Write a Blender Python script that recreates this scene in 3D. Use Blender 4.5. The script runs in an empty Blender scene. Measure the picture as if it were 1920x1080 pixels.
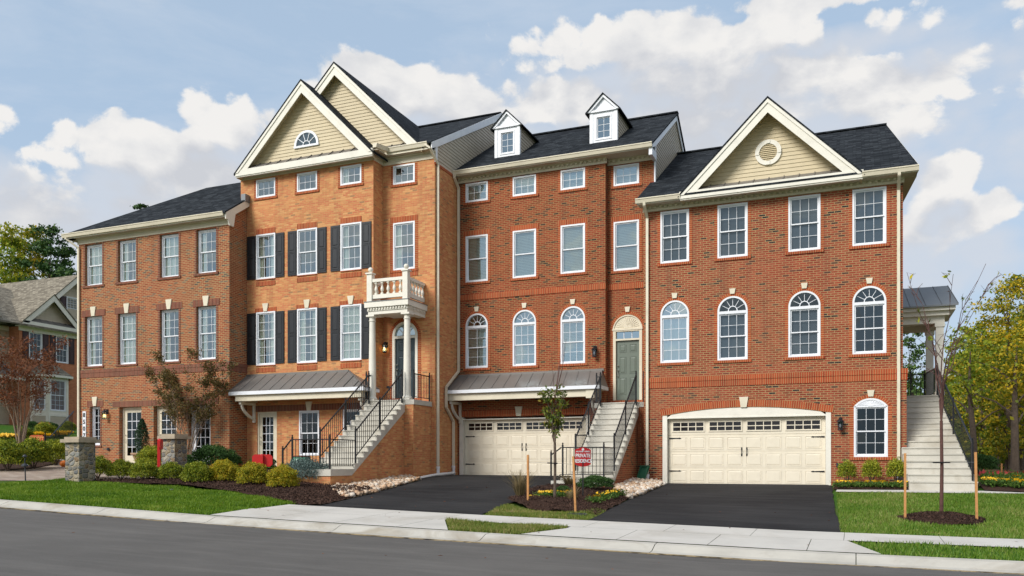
import bpy, bmesh, math, random
import numpy as np
from mathutils import Vector, Matrix
random.seed(7); RNG=np.random.default_rng(11)
C=bpy.context.scene.collection
# ---------------------------------------------------------------- camera model (measured vanishing points)
XL,XR,YH,PX=-2850.,1605.,868.,960.
FPX=math.sqrt((XR-PX)*(PX-XL)); TH=math.atan((XR-PX)/FPX); S_,C_=math.sin(TH),math.cos(TH); ZC=1.5
def kx(x):
    u=(x-PX)/FPX; return (u*C_-S_)/(C_+u*S_)
def onY(x,y,Y):
    u=(x-PX)/FPX; X=Y*kx(x); D=-X*S_+Y*C_
    return X,ZC+(YH-y)*D/FPX
def onX(x,y,X):
    u=(x-PX)/FPX; Y=X*(C_+u*S_)/(u*C_-S_); D=-X*S_+Y*C_
    return Y,ZC+(YH-y)*D/FPX
def lerp(t,pts):
    if t<=pts[0][0]: return pts[0][1]
    for (a,b),(c,d) in zip(pts,pts[1:]):
        if t<=c: return b+(d-b)*(t-a)/(c-a)
    return pts[-1][1]
ZR=[(-300,5.0),(-60,1.98),(-17.65,.50),(-11.9,.294),(-6.7,.16),(-.9,.037),(2.07,.01),(20,-.1),(300,-.2)]
ZF=[(-300,6),(-50,4.0),(-43,3.5),(-36,2.6),(-31,1.62),(-27,1.5),(-22,1.44),(-16,1.12),(-14,1.02),(-8,1.0),(-6,.8),(30,.8),(300,2)]
def G(X,Y):
    r=lerp(X,ZR); zf=lerp(X,ZF)
    if Y<12.9: return r
    if Y<13.5: return r+.09*(Y-12.9)/.6
    if Y<16.2: return r+.09+.09*(Y-13.5)/2.7
    t=min(1,(Y-16.2)/10.3); t=t*(.55+.45*t); a=r+.18
    return a+(zf-a)*t+(min(Y,80)-30)*.012*(Y>30)
def gp(x,y):
    u=(x-PX)/FPX; v=(YH-y)/FPX; dx=u*C_-S_; dy=u*S_+C_; t=4.
    while t<160 and ZC+v*t>G(dx*t,dy*t): t+=.04
    return Vector((dx*t,dy*t,G(dx*t,dy*t)))
def dep(p): return -p[0]*S_+p[1]*C_
def at(x,D):
    R=(x-PX)/FPX*D; X=R*C_-D*S_; Y=R*S_+D*C_
    return Vector((X,Y,G(X,Y)))
# ---------------------------------------------------------------- materials
class NT:
    def __init__(s,nt): s.nt=nt; s.n=nt.nodes; s.l=nt.links
    def new(s,t,**k):
        n=s.n.new(t)
        for a,b in k.items(): setattr(n,a,b)
        return n
    def put(s,sock,v):
        if isinstance(v,(int,float)): sock.default_value=v
        elif isinstance(v,(tuple,list)):
            sock.default_value=tuple(v)+((1,) if len(v)==3 and len(sock.default_value)==4 else ())
        else: s.l.new(v,sock)
    def m(s,op,a,b=None,c=None,clamp=False):
        n=s.new('ShaderNodeMath',operation=op); n.use_clamp=clamp; s.put(n.inputs[0],a)
        if b is not None: s.put(n.inputs[1],b)
        if c is not None: s.put(n.inputs[2],c)
        return n.outputs[0]
    def vm(s,op,a,b=None,scale=None):
        n=s.new('ShaderNodeVectorMath',operation=op); s.put(n.inputs[0],a)
        if b is not None: s.put(n.inputs[1],b)
        if scale is not None: s.put(n.inputs['Scale'],scale)
        return n.outputs['Value'] if op in('DOT_PRODUCT','LENGTH') else n.outputs[0]
    def mix(s,f,a,b,bt='MIX'):
        n=s.new('ShaderNodeMix',data_type='RGBA',blend_type=bt); s.put(n.inputs[0],f); s.put(n.inputs[6],a); s.put(n.inputs[7],b)
        return n.outputs[2]
    def noise(s,vec,scale,detail=4,rough=.5,dist=0):
        n=s.new('ShaderNodeTexNoise'); s.put(n.inputs['Vector'],vec); n.inputs['Scale'].default_value=scale
        n.inputs['Detail'].default_value=detail; n.inputs['Roughness'].default_value=rough; n.inputs['Distortion'].default_value=dist
        return n.outputs[0]
    def ramp(s,f,stops,interp='LINEAR'):
        n=s.new('ShaderNodeValToRGB'); r=n.color_ramp; r.interpolation=interp
        while len(r.elements)<len(stops): r.elements.new(.5)
        for e,(p,c) in zip(r.elements,stops): e.position=p; e.color=tuple(c)+(1,)
        s.put(n.inputs[0],f); return n.outputs[0]
    def bump(s,h,strength=.5,dist=.01):
        n=s.new('ShaderNodeBump'); s.put(n.inputs['Height'],h); n.inputs['Strength'].default_value=strength; n.inputs['Distance'].default_value=dist
        return n.outputs[0]
def base(name,col=(.5,.5,.5),rough=.7,metal=0,spec=.5):
    m=bpy.data.materials.new(name); m.use_nodes=True; t=NT(m.node_tree); b=t.n['Principled BSDF']
    b.inputs['Base Color'].default_value=tuple(col)+(1,); b.inputs['Roughness'].default_value=rough
    b.inputs['Metallic'].default_value=metal; b.inputs['Specular IOR Level'].default_value=spec
    return m,t,b
def simple(name,col,rough=.6,metal=0,var=.12,scale=3,bump=0,bscale=40,spec=.4,stain=None):
    m,t,b=base(name,col,rough,metal,spec)
    tc=t.new('ShaderNodeTexCoord').outputs['Object']
    f=t.noise(tc,scale,6,.6)
    d=tuple(c*(1-var*1.6) for c in col); l=tuple(min(1,c*(1+var)) for c in col)
    out=t.ramp(f,[(.25,d),(.5,col),(.75,l)])
    f2=t.noise(tc,scale*14,3,.6)
    out=t.mix(t.m('MULTIPLY',f2,var*1.5),out,tuple(c*.6 for c in col))
    if stain:
        g=t.noise(tc,stain[1],5,.65,.6)
        out=t.mix(t.m('MULTIPLY',t.ramp(g,[(.5,(0,0,0)),(.7,(1,1,1))]),stain[2]),out,stain[0])
    t.put(b.inputs['Base Color'],out)
    if bump: t.put(b.inputs['Normal'],t.bump(t.noise(tc,bscale,5,.6),bump,.01))
    return m
def brickmat(name,stops,mortar,w=.203,h=.0677,ms=.010,swap=False,offset=.5,var=.25,bump=.6,rough=.85):
    m,t,b=base(name,(1,1,1),rough,0,.25)
    uv=t.new('ShaderNodeUVMap').outputs[0]
    if swap:
        sp=t.new('ShaderNodeSeparateXYZ'); t.put(sp.inputs[0],uv); cb=t.new('ShaderNodeCombineXYZ')
        t.put(cb.inputs[0],sp.outputs[1]); t.put(cb.inputs[1],sp.outputs[0]); uv=cb.outputs[0]
    bt=t.new('ShaderNodeTexBrick'); bt.offset=offset; bt.offset_frequency=2
    t.put(bt.inputs['Vector'],uv); bt.inputs['Scale'].default_value=1
    bt.inputs['Color1'].default_value=(0,0,0,1); bt.inputs['Color2'].default_value=(1,1,1,1); bt.inputs['Mortar'].default_value=(0,0,0,1)
    bt.inputs['Mortar Size'].default_value=ms; bt.inputs['Mortar Smooth'].default_value=.1
    bt.inputs['Brick Width'].default_value=w; bt.inputs['Row Height'].default_value=h
    col=t.ramp(bt.outputs[0],stops,'CONSTANT')
    n1=t.noise(uv,60,3,.6); col=t.mix(t.m('MULTIPLY',n1,var),col,(.02,.015,.012))
    col=t.mix(bt.outputs['Fac'],col,mortar)
    n2=t.noise(uv,.45,5,.6); n3=t.noise(uv,2.2,4,.6)
    col=t.mix(t.m('MULTIPLY',t.m('SUBTRACT',n2,.42,clamp=True),.8),col,tuple(.5*x+.3*stops[1][1][i] for i,x in enumerate(mortar)))
    col=t.mix(t.m('MULTIPLY',t.m('SUBTRACT',n3,.5,clamp=True),.6),col,(.05,.03,.02))
    mp=t.new('ShaderNodeMapping'); t.put(mp.inputs[0],uv); mp.inputs['Scale'].default_value=(2.6,.22,1)
    col=t.mix(t.m('MULTIPLY',t.m('SUBTRACT',t.noise(mp.outputs[0],1.,6,.65),.50,clamp=True),1.3),col,(.06,.045,.035))
    mp2=t.new('ShaderNodeMapping'); t.put(mp2.inputs[0],uv); mp2.inputs['Scale'].default_value=(.25,.9,1)
    col=t.mix(t.m('MULTIPLY',t.m('SUBTRACT',t.noise(mp2.outputs[0],1.,3,.5),.45,clamp=True),.9),col,tuple(min(1,x*1.2) for x in stops[1][1]))
    t.put(b.inputs['Base Color'],col)
    hgt=t.m('ADD',t.m('SUBTRACT',1,bt.outputs['Fac']),t.m('MULTIPLY',n1,.35))
    t.put(b.inputs['Normal'],t.bump(hgt,bump,.008))
    return m
M={}
MORT=(.40,.265,.125)
M['brick4']=brickmat('brick_red_dark_flashed',[(0,(.30,.050,.024)),(.18,(.35,.066,.034)),(.40,(.25,.042,.021)),(.56,(.37,.080,.042)),(.74,(.31,.055,.026)),(.885,(.025,.023,.027)),(.96,(.17,.06,.04))],MORT)
M['brick3']=brickmat('brick_deep_red',[(0,(.27,.046,.020)),(.22,(.33,.060,.026)),(.42,(.22,.036,.017)),(.60,(.36,.074,.033)),(.78,(.30,.050,.022)),(.875,(.028,.022,.024)),(.955,(.14,.05,.035))],(.35,.215,.09))
M['brick2']=brickmat('brick_orange_tan',[(0,(.60,.235,.10)),(.18,(.66,.30,.125)),(.38,(.58,.185,.09)),(.55,(.70,.35,.15)),(.72,(.61,.215,.10)),(.93,(.36,.19,.10)),(.97,(.62,.28,.12))],(.56,.315,.125),var=.12,ms=.008)
M['brick1']=brickmat('brick_red_grey_flashed',[(0,(.31,.062,.028)),(.2,(.37,.095,.045)),(.40,(.26,.048,.024)),(.55,(.38,.115,.055)),(.70,(.33,.072,.034)),(.83,(.085,.07,.07)),(.92,(.18,.13,.10))],(.44,.31,.145))
M['brick5']=brickmat('brick_plain_terracotta',[(0,(.64,.22,.11)),(.3,(.70,.26,.13)),(.6,(.58,.18,.09)),(.85,(.65,.23,.11))],(.42,.22,.12),ms=.008)
def triplet(key,nm,st,mo):
    M[key]=brickmat(nm+'_soldier',st,mo,w=40,h=.0677,ms=.0085,swap=True,offset=0)
    M[key+'j']=brickmat(nm+'_stacked',st,mo,w=40,h=.0677,ms=.011,offset=0)
triplet('trimo','brick_orange_red',[(0,(.40,.062,.020)),(.3,(.46,.080,.026)),(.6,(.33,.048,.017)),(.85,(.43,.070,.023))],(.46,.27,.12))
triplet('trimm','brick_maroon',[(0,(.17,.035,.025)),(.3,(.22,.05,.033)),(.6,(.14,.03,.022)),(.85,(.20,.045,.03))],(.36,.25,.15))
def shinglemat(name,cols):
    m,t,b=base(name,(1,1,1),.95,0,.1); uv=t.new('ShaderNodeUVMap').outputs[0]
    bt=t.new('ShaderNodeTexBrick'); t.put(bt.inputs['Vector'],uv); bt.inputs['Scale'].default_value=1; bt.offset=.37
    bt.inputs['Color1'].default_value=(0,0,0,1); bt.inputs['Color2'].default_value=(1,1,1,1); bt.inputs['Mortar'].default_value=(.1,.1,.1,1)
    bt.inputs['Brick Width'].default_value=.26; bt.inputs['Row Height'].default_value=.14; bt.inputs['Mortar Size'].default_value=.006
    c=t.ramp(bt.outputs[0],[(0,cols[0]),(.3,cols[1]),(.55,cols[2]),(.8,cols[1])],'CONSTANT')
    c=t.mix(t.m('MULTIPLY',t.noise(uv,1.3,5,.6),.35),c,cols[2]); c=t.mix(t.m('MULTIPLY',t.noise(uv,70,2,.6),.5),c,cols[0])
    c=t.mix(t.m('MULTIPLY',bt.outputs['Fac'],.7),c,(.008,.008,.01)); t.put(b.inputs['Base Color'],c)
    sp=t.new('ShaderNodeSeparateXYZ'); t.put(sp.inputs[0],uv)
    saw=t.m('FRACT',t.m('MULTIPLY',sp.outputs[1],-1/.14)); h=t.m('ADD',t.m('MULTIPLY',saw,-.6),t.m('MULTIPLY',bt.outputs[0],.6))
    t.put(b.inputs['Normal'],t.bump(h,.8,.012)); return m
M['shingle']=shinglemat('charcoal_shingle',[(.011,.013,.016),(.026,.030,.035),(.047,.053,.060)])
M['shingle_tan']=shinglemat('weathered_shingle',[(.15,.13,.10),(.25,.22,.17),(.36,.32,.25)])
M['white']=simple('white_vinyl',(.80,.81,.84),.35,var=.04,bump=.05)
M['cream']=simple('cream_painted_trim',(.72,.65,.50),.5,var=.05,bump=.08,stain=((.45,.39,.28),1.3,.25))
M['trimwhite']=simple('off_white_fascia',(.80,.76,.66),.5,var=.05,bump=.08,stain=((.5,.46,.38),1.6,.2))
M['garage']=simple('cream_garage_paint',(.79,.71,.56),.42,var=.035,bump=.04,stain=((.5,.42,.3),.9,.2))
M['siding']=simple('tan_vinyl_siding',(.60,.50,.32),.55,var=.05,bump=.08,bscale=60)
M['siding_side']=simple('beige_vinyl_siding',(.50,.43,.33),.55,var=.05,bump=.08,bscale=60)
M['siding_grey']=simple('grey_tan_siding',(.52,.45,.34),.6,var=.06,bump=.08)
M['metalroof']=simple('bronze_standing_seam',(.20,.185,.17),.45,.25,var=.07,scale=1.2,bump=.03)
M['metalgrey']=simple('grey_standing_seam',(.20,.21,.22),.4,.4,var=.08,scale=1.2)
M['concrete']=simple('stair_concrete',(.56,.53,.46),.85,var=.10,scale=1.1,bump=.25,bscale=60,stain=((.30,.25,.17),.9,.45))
M['walk']=simple('pavement_concrete',(.57,.54,.49),.9,var=.09,scale=.8,bump=.2,bscale=80,stain=((.36,.32,.26),.55,.5))
M['kerb']=simple('kerb_concrete',(.50,.47,.41),.9,var=.12,scale=1.5,bump=.25,bscale=70,stain=((.27,.22,.15),1.1,.6))
M['iron']=simple('black_iron',(.018,.019,.022),.4,.3,var=.2,scale=8)
M['shutter']=simple('black_shutter_paint',(.022,.024,.028),.35,var=.15,scale=5)
M['shutter_b']=simple('maroon_shutter_paint',(.045,.015,.014),.4,var=.15,scale=5)
M['door_dark']=simple('slate_door_paint',(.035,.055,.065),.35,var=.08)
M['door_grey']=simple('sage_door_paint',(.15,.18,.145),.4,var=.05)
M['stone_cap']=simple('cap_stone',(.40,.33,.24),.85,var=.2,scale=5,bump=.5,bscale=25)
M['brass']=simple('satin_nickel',(.6,.56,.48),.25,.9,var=.1)
M['wood']=simple('stake_wood',(.55,.26,.09),.75,var=.22,scale=7,bump=.2)
M['red']=simple('red_sign_paint',(.50,.012,.012),.45,var=.06)
M['letter']=simple('white_lettering',(.82,.82,.82),.5,var=.02)
M['gold']=simple('gold_lettering',(.75,.45,.12),.45,var=.05)
M['ink']=simple('black_numerals',(.02,.02,.02),.5,var=.02)
M['planter']=simple('terracotta_urn',(.42,.27,.17),.8,var=.2,scale=6,bump=.3)
M['urn']=simple('green_glazed_urn',(.08,.26,.16),.25,var=.25,scale=5)
M['rim']=simple('copper_rim',(.20,.07,.035),.5,var=.2)
M['green']=simple('green_plastic',(.012,.10,.045),.45,var=.12)
M['pumpkin']=simple('pumpkin_skin',(.70,.17,.01),.5,var=.15)
M['darkplastic']=simple('dark_plastic',(.03,.035,.045),.5,var=.2)
M['pvc']=simple('white_pvc',(.75,.75,.76),.4,var=.05)
M['interior']=simple('interior_paint',(.42,.40,.36),.8,var=.06)
M['blind']=simple('blind_slats',(.80,.82,.74),.5,var=.05)
M['curtain']=simple('curtain_fabric',(.78,.75,.64),.9,var=.08,scale=2)
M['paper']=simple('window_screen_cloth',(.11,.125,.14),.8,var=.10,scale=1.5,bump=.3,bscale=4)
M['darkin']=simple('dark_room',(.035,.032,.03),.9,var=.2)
M['soffit']=simple('vented_soffit',(.50,.44,.33),.7,var=.05)
M['bark']=simple('grey_brown_bark',(.13,.095,.07),.9,var=.3,scale=10,bump=.5,bscale=30)
M['bark_pale']=simple('pale_smooth_bark',(.27,.19,.13),.8,var=.25,scale=6,bump=.3,bscale=20)
M['bark_red']=simple('reddish_twigs',(.11,.05,.04),.8,var=.25,scale=8,bump=.3)
def emis(name,col,st):
    m=bpy.data.materials.new(name); m.use_nodes=True; t=NT(m.node_tree); t.n.clear(); e=t.new('ShaderNodeEmission'); e.inputs[0].default_value=tuple(col)+(1,); e.inputs[1].default_value=st
    o=t.new('ShaderNodeOutputMaterial'); t.l.new(e.outputs[0],o.inputs[0]); return m
M['bulb']=emis('warm_bulb',(1,.55,.16),7.0)
def glassmat(name,refl,tint,rough=.02):
    m=bpy.data.materials.new(name); m.use_nodes=True; t=NT(m.node_tree); t.n.clear()
    tr=t.new('ShaderNodeBsdfTransparent'); tr.inputs[0].default_value=tuple(tint)+(1,)
    gl=t.new('ShaderNodeBsdfGlossy'); gl.inputs['Roughness'].default_value=rough; gl.inputs[0].default_value=(.74,.92,1,1)
    tc=t.new('ShaderNodeTexCoord').outputs['Object']
    t.put(gl.inputs['Normal'],t.bump(t.noise(tc,1.7,2,.5),.04,.05))
    lw=t.new('ShaderNodeLayerWeight'); lw.inputs[0].default_value=.25
    f=t.m('ADD',t.m('MULTIPLY',lw.outputs['Fresnel'],.8),refl,clamp=True)
    mx=t.new('ShaderNodeMixShader'); t.put(mx.inputs[0],f); t.l.new(tr.outputs[0],mx.inputs[1]); t.l.new(gl.outputs[0],mx.inputs[2])
    o=t.new('ShaderNodeOutputMaterial'); t.l.new(mx.outputs[0],o.inputs[0]); return m
M['glass']=glassmat('window_glass',.31,(.80,.88,.90))
M['glass_mirror']=glassmat('sky_reflecting_glass',.55,(.6,.7,.75))
M['glass_sky']=glassmat('cloud_reflecting_glass',.45,(.6,.78,.85))
M['glass_mid']=glassmat('grey_glass',.10,(.7,.76,.8))
M['glass_dark']=glassmat('dim_glass',.05,(.5,.52,.55))
def leafmat(name,stops,scale=2.5,trans=.25,rough=.6):
    m,t,b=base(name,(1,1,1),rough,0,.3)
    g=t.new('ShaderNodeNewGeometry'); oi=t.new('ShaderNodeObjectInfo')
    f=t.noise(t.new('ShaderNodeTexCoord').outputs['Object'],scale,3,.6)
    f=t.m('ADD',t.m('MULTIPLY',f,.65),t.m('ADD',t.m('MULTIPLY',g.outputs['Random Per Island'],.42),t.m('MULTIPLY',oi.outputs['Random'],.12)))
    f=t.m('SUBTRACT',f,.08)
    col=t.ramp(f,stops); t.put(b.inputs['Base Color'],col)
    tl=t.new('ShaderNodeBsdfTranslucent'); t.put(tl.inputs[0],col)
    mx=t.new('ShaderNodeMixShader'); mx.inputs[0].default_value=trans
    t.l.new(b.outputs[0],mx.inputs[1]); t.l.new(tl.outputs[0],mx.inputs[2]); t.l.new(mx.outputs[0],t.n['Material Output'].inputs[0]); return m
M['l_box']=leafmat('boxwood_leaf',[(.22,(.045,.085,.008)),(.42,(.15,.21,.013)),(.62,(.36,.38,.025)),(.85,(.52,.48,.05))],6)
M['l_yel']=leafmat('golden_shrub_leaf',[(.2,(.09,.14,.01)),(.42,(.24,.26,.015)),(.65,(.48,.39,.02)),(.9,(.62,.36,.02))],6)
M['l_holly']=leafmat('dark_holly_leaf',[(.25,(.018,.05,.010)),(.5,(.04,.10,.02)),(.75,(.09,.18,.04))],6)
M['l_spruce']=leafmat('blue_spruce_needle',[(.25,(.06,.10,.09)),(.5,(.13,.19,.17)),(.8,(.28,.36,.33))],7)
M['l_topiary']=leafmat('topiary_leaf',[(.25,(.010,.03,.010)),(.5,(.02,.055,.02)),(.8,(.05,.10,.04))],9)
M['l_gold']=leafmat('yellow_autumn_leaf',[(.26,(.07,.12,.010)),(.46,(.22,.25,.016)),(.64,(.56,.42,.02)),(.88,(.82,.48,.025))],.5,.35)
M['l_green']=leafmat('olive_leaf',[(.22,(.07,.12,.010)),(.45,(.18,.26,.018)),(.65,(.36,.38,.025)),(.88,(.66,.46,.03))],.45,.3)
M['l_pine']=leafmat('pine_needle',[(.25,(.018,.055,.015)),(.5,(.05,.11,.025)),(.8,(.13,.20,.04))],.9,.15)
M['l_brown']=leafmat('olive_brown_leaf',[(.22,(.05,.055,.015)),(.45,(.11,.10,.025)),(.65,(.20,.13,.04)),(.88,(.28,.10,.04))],2,.3)
M['l_russet']=leafmat('russet_leaf',[(.22,(.09,.035,.018)),(.45,(.17,.06,.025)),(.68,(.27,.09,.035)),(.88,(.24,.16,.04))],2,.3)
M['l_young']=leafmat('young_tree_leaf',[(.22,(.05,.09,.012)),(.48,(.13,.18,.02)),(.68,(.26,.20,.02)),(.88,(.50,.12,.015))],4,.3)
M['petal_y']=simple('yellow_petals',(.80,.47,.01),.6,var=.15,scale=20)
M['petal_r']=simple('crimson_petals',(.36,.008,.02),.6,var=.2,scale=20)
M['l_flower']=leafmat('bedding_leaf',[(.25,(.03,.07,.01)),(.5,(.07,.15,.02)),(.8,(.16,.24,.04))],9)
M['l_dry']=leafmat('dry_grass_blade',[(.25,(.12,.10,.04)),(.5,(.25,.19,.09)),(.8,(.42,.33,.18))],5)
M['blade']=leafmat('lawn_blade',[(.18,(.035,.10,.003)),(.4,(.095,.20,.006)),(.62,(.19,.30,.016)),(.85,(.40,.42,.08))],.7,.3,.55)
M['blade_r']=leafmat('lawn_blade_lighter',[(.18,(.05,.125,.008)),(.4,(.095,.20,.014)),(.62,(.17,.27,.03)),(.85,(.34,.33,.11))],.7,.3,.55)
M['blade_dry']=leafmat('strip_blade',[(.18,(.06,.12,.012)),(.42,(.12,.20,.02)),(.66,(.26,.26,.06)),(.88,(.45,.34,.18))],1.2,.3,.55)
def groundmat(name,a,b_,c,s1,s2,bump=.6,bs=30):
    m,t,b=base(name,(1,1,1),.95,0,.15); tc=t.new('ShaderNodeTexCoord').outputs['Object']
    col=t.mix(t.noise(tc,s1,6,.65),a,b_); col=t.mix(t.ramp(t.noise(tc,s2,5,.6),[(.45,(0,0,0)),(.65,(1,1,1))]),col,c)
    t.put(b.inputs['Base Color'],col); t.put(b.inputs['Normal'],t.bump(t.noise(tc,bs,4,.7),bump,.03)); return m
M['soil']=groundmat('turf_thatch',(.022,.085,.005),(.06,.14,.012),(.09,.13,.025),8,.6)
M['turf_dry']=groundmat('worn_turf',(.10,.11,.03),(.25,.20,.10),(.34,.27,.16),6,1.2)
M['mulch']=groundmat('bark_mulch',(.018,.010,.007),(.10,.055,.038),(.045,.024,.017),22,9,1.0,35)
M['floor']=groundmat('leaf_litter',(.05,.045,.02),(.13,.09,.04),(.20,.15,.05),3,.5)
def asphaltmat(name,a,b_,streak):
    m,t,b=base(name,(1,1,1),.9,0,.25); tc=t.new('ShaderNodeTexCoord').outputs['Object']
    col=t.mix(t.noise(tc,60,3,.7),a,b_)
    mp=t.new('ShaderNodeMapping'); t.put(mp.inputs[0],tc); mp.inputs['Scale'].default_value=(.35,2.2,1)
    s=t.noise(mp.outputs[0],1.4,6,.65,.5)
    col=t.mix(t.m('MULTIPLY',t.ramp(s,[(.45,(0,0,0)),(.75,(1,1,1))]),.5),col,streak)
    col=t.mix(t.m('MULTIPLY',t.ramp(t.noise(tc,.35,4,.6),[(.4,(0,0,0)),(.7,(1,1,1))]),.35),col,streak)
    t.put(b.inputs['Base Color'],col); t.put(b.inputs['Normal'],t.bump(t.noise(tc,90,3,.7),.5,.006)); return m
M['road']=asphaltmat('road_asphalt',(.055,.052,.048),(.145,.135,.125),(.175,.163,.15))
M['drive']=asphaltmat('driveway_asphalt',(.004,.004,.005),(.017,.017,.0185),(.058,.057,.057))
def stonemat():
    m,t,b=base('fieldstone_veneer',(1,1,1),.85,0,.25); uv=t.new('ShaderNodeUVMap').outputs[0]
    nz=t.new('ShaderNodeTexNoise'); t.put(nz.inputs['Vector'],uv); nz.inputs['Scale'].default_value=5
    w=t.vm('MULTIPLY',t.vm('ADD',uv,t.vm('SCALE',nz.outputs['Color'],scale=.06)),(5.2,7.5,1))
    def vor(f):
        q=t.new('ShaderNodeTexVoronoi',voronoi_dimensions='2D',feature=f,distance='CHEBYCHEV'); q.inputs['Scale'].default_value=1; q.inputs['Randomness'].default_value=.78; t.put(q.inputs['Vector'],w); return q
    v=vor('F1'); v2=vor('F2'); ed=t.m('SUBTRACT',v2.outputs['Distance'],v.outputs['Distance'])
    sp=t.new('ShaderNodeSeparateColor'); t.put(sp.inputs[0],v.outputs['Color'])
    c=t.ramp(sp.outputs[0],[(0,(.20,.19,.17)),(.18,(.34,.27,.17)),(.36,(.16,.165,.17)),(.52,(.42,.36,.26)),(.68,(.27,.18,.10)),(.82,(.30,.30,.28)),(.92,(.46,.42,.34))],'CONSTANT')
    n=t.noise(uv,16,5,.65); c=t.mix(t.m('MULTIPLY',n,.6),c,(.10,.09,.07)); mk=t.ramp(ed,[(.045,(1,1,1)),(.10,(0,0,0))]); c=t.mix(mk,c,(.36,.30,.21))
    t.put(b.inputs['Base Color'],c); t.put(b.inputs['Normal'],t.bump(t.m('ADD',t.m('MULTIPLY',ed,2.5,clamp=True),t.m('MULTIPLY',n,.5)),.9,.03)); return m
M['stone']=stonemat()
M['paver']=brickmat('patio_paver',[(0,(.34,.26,.20)),(.3,(.40,.32,.25)),(.6,(.30,.23,.19)),(.8,(.44,.36,.29))],(.25,.20,.16),w=.3,h=.2,ms=.008,var=.1,bump=.3)
M['rock']=leafmat('pale_river_rock',[(.2,(.36,.20,.11)),(.4,(.56,.38,.24)),(.6,(.66,.55,.43)),(.85,(.74,.70,.64))],3,0,.8)
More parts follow.
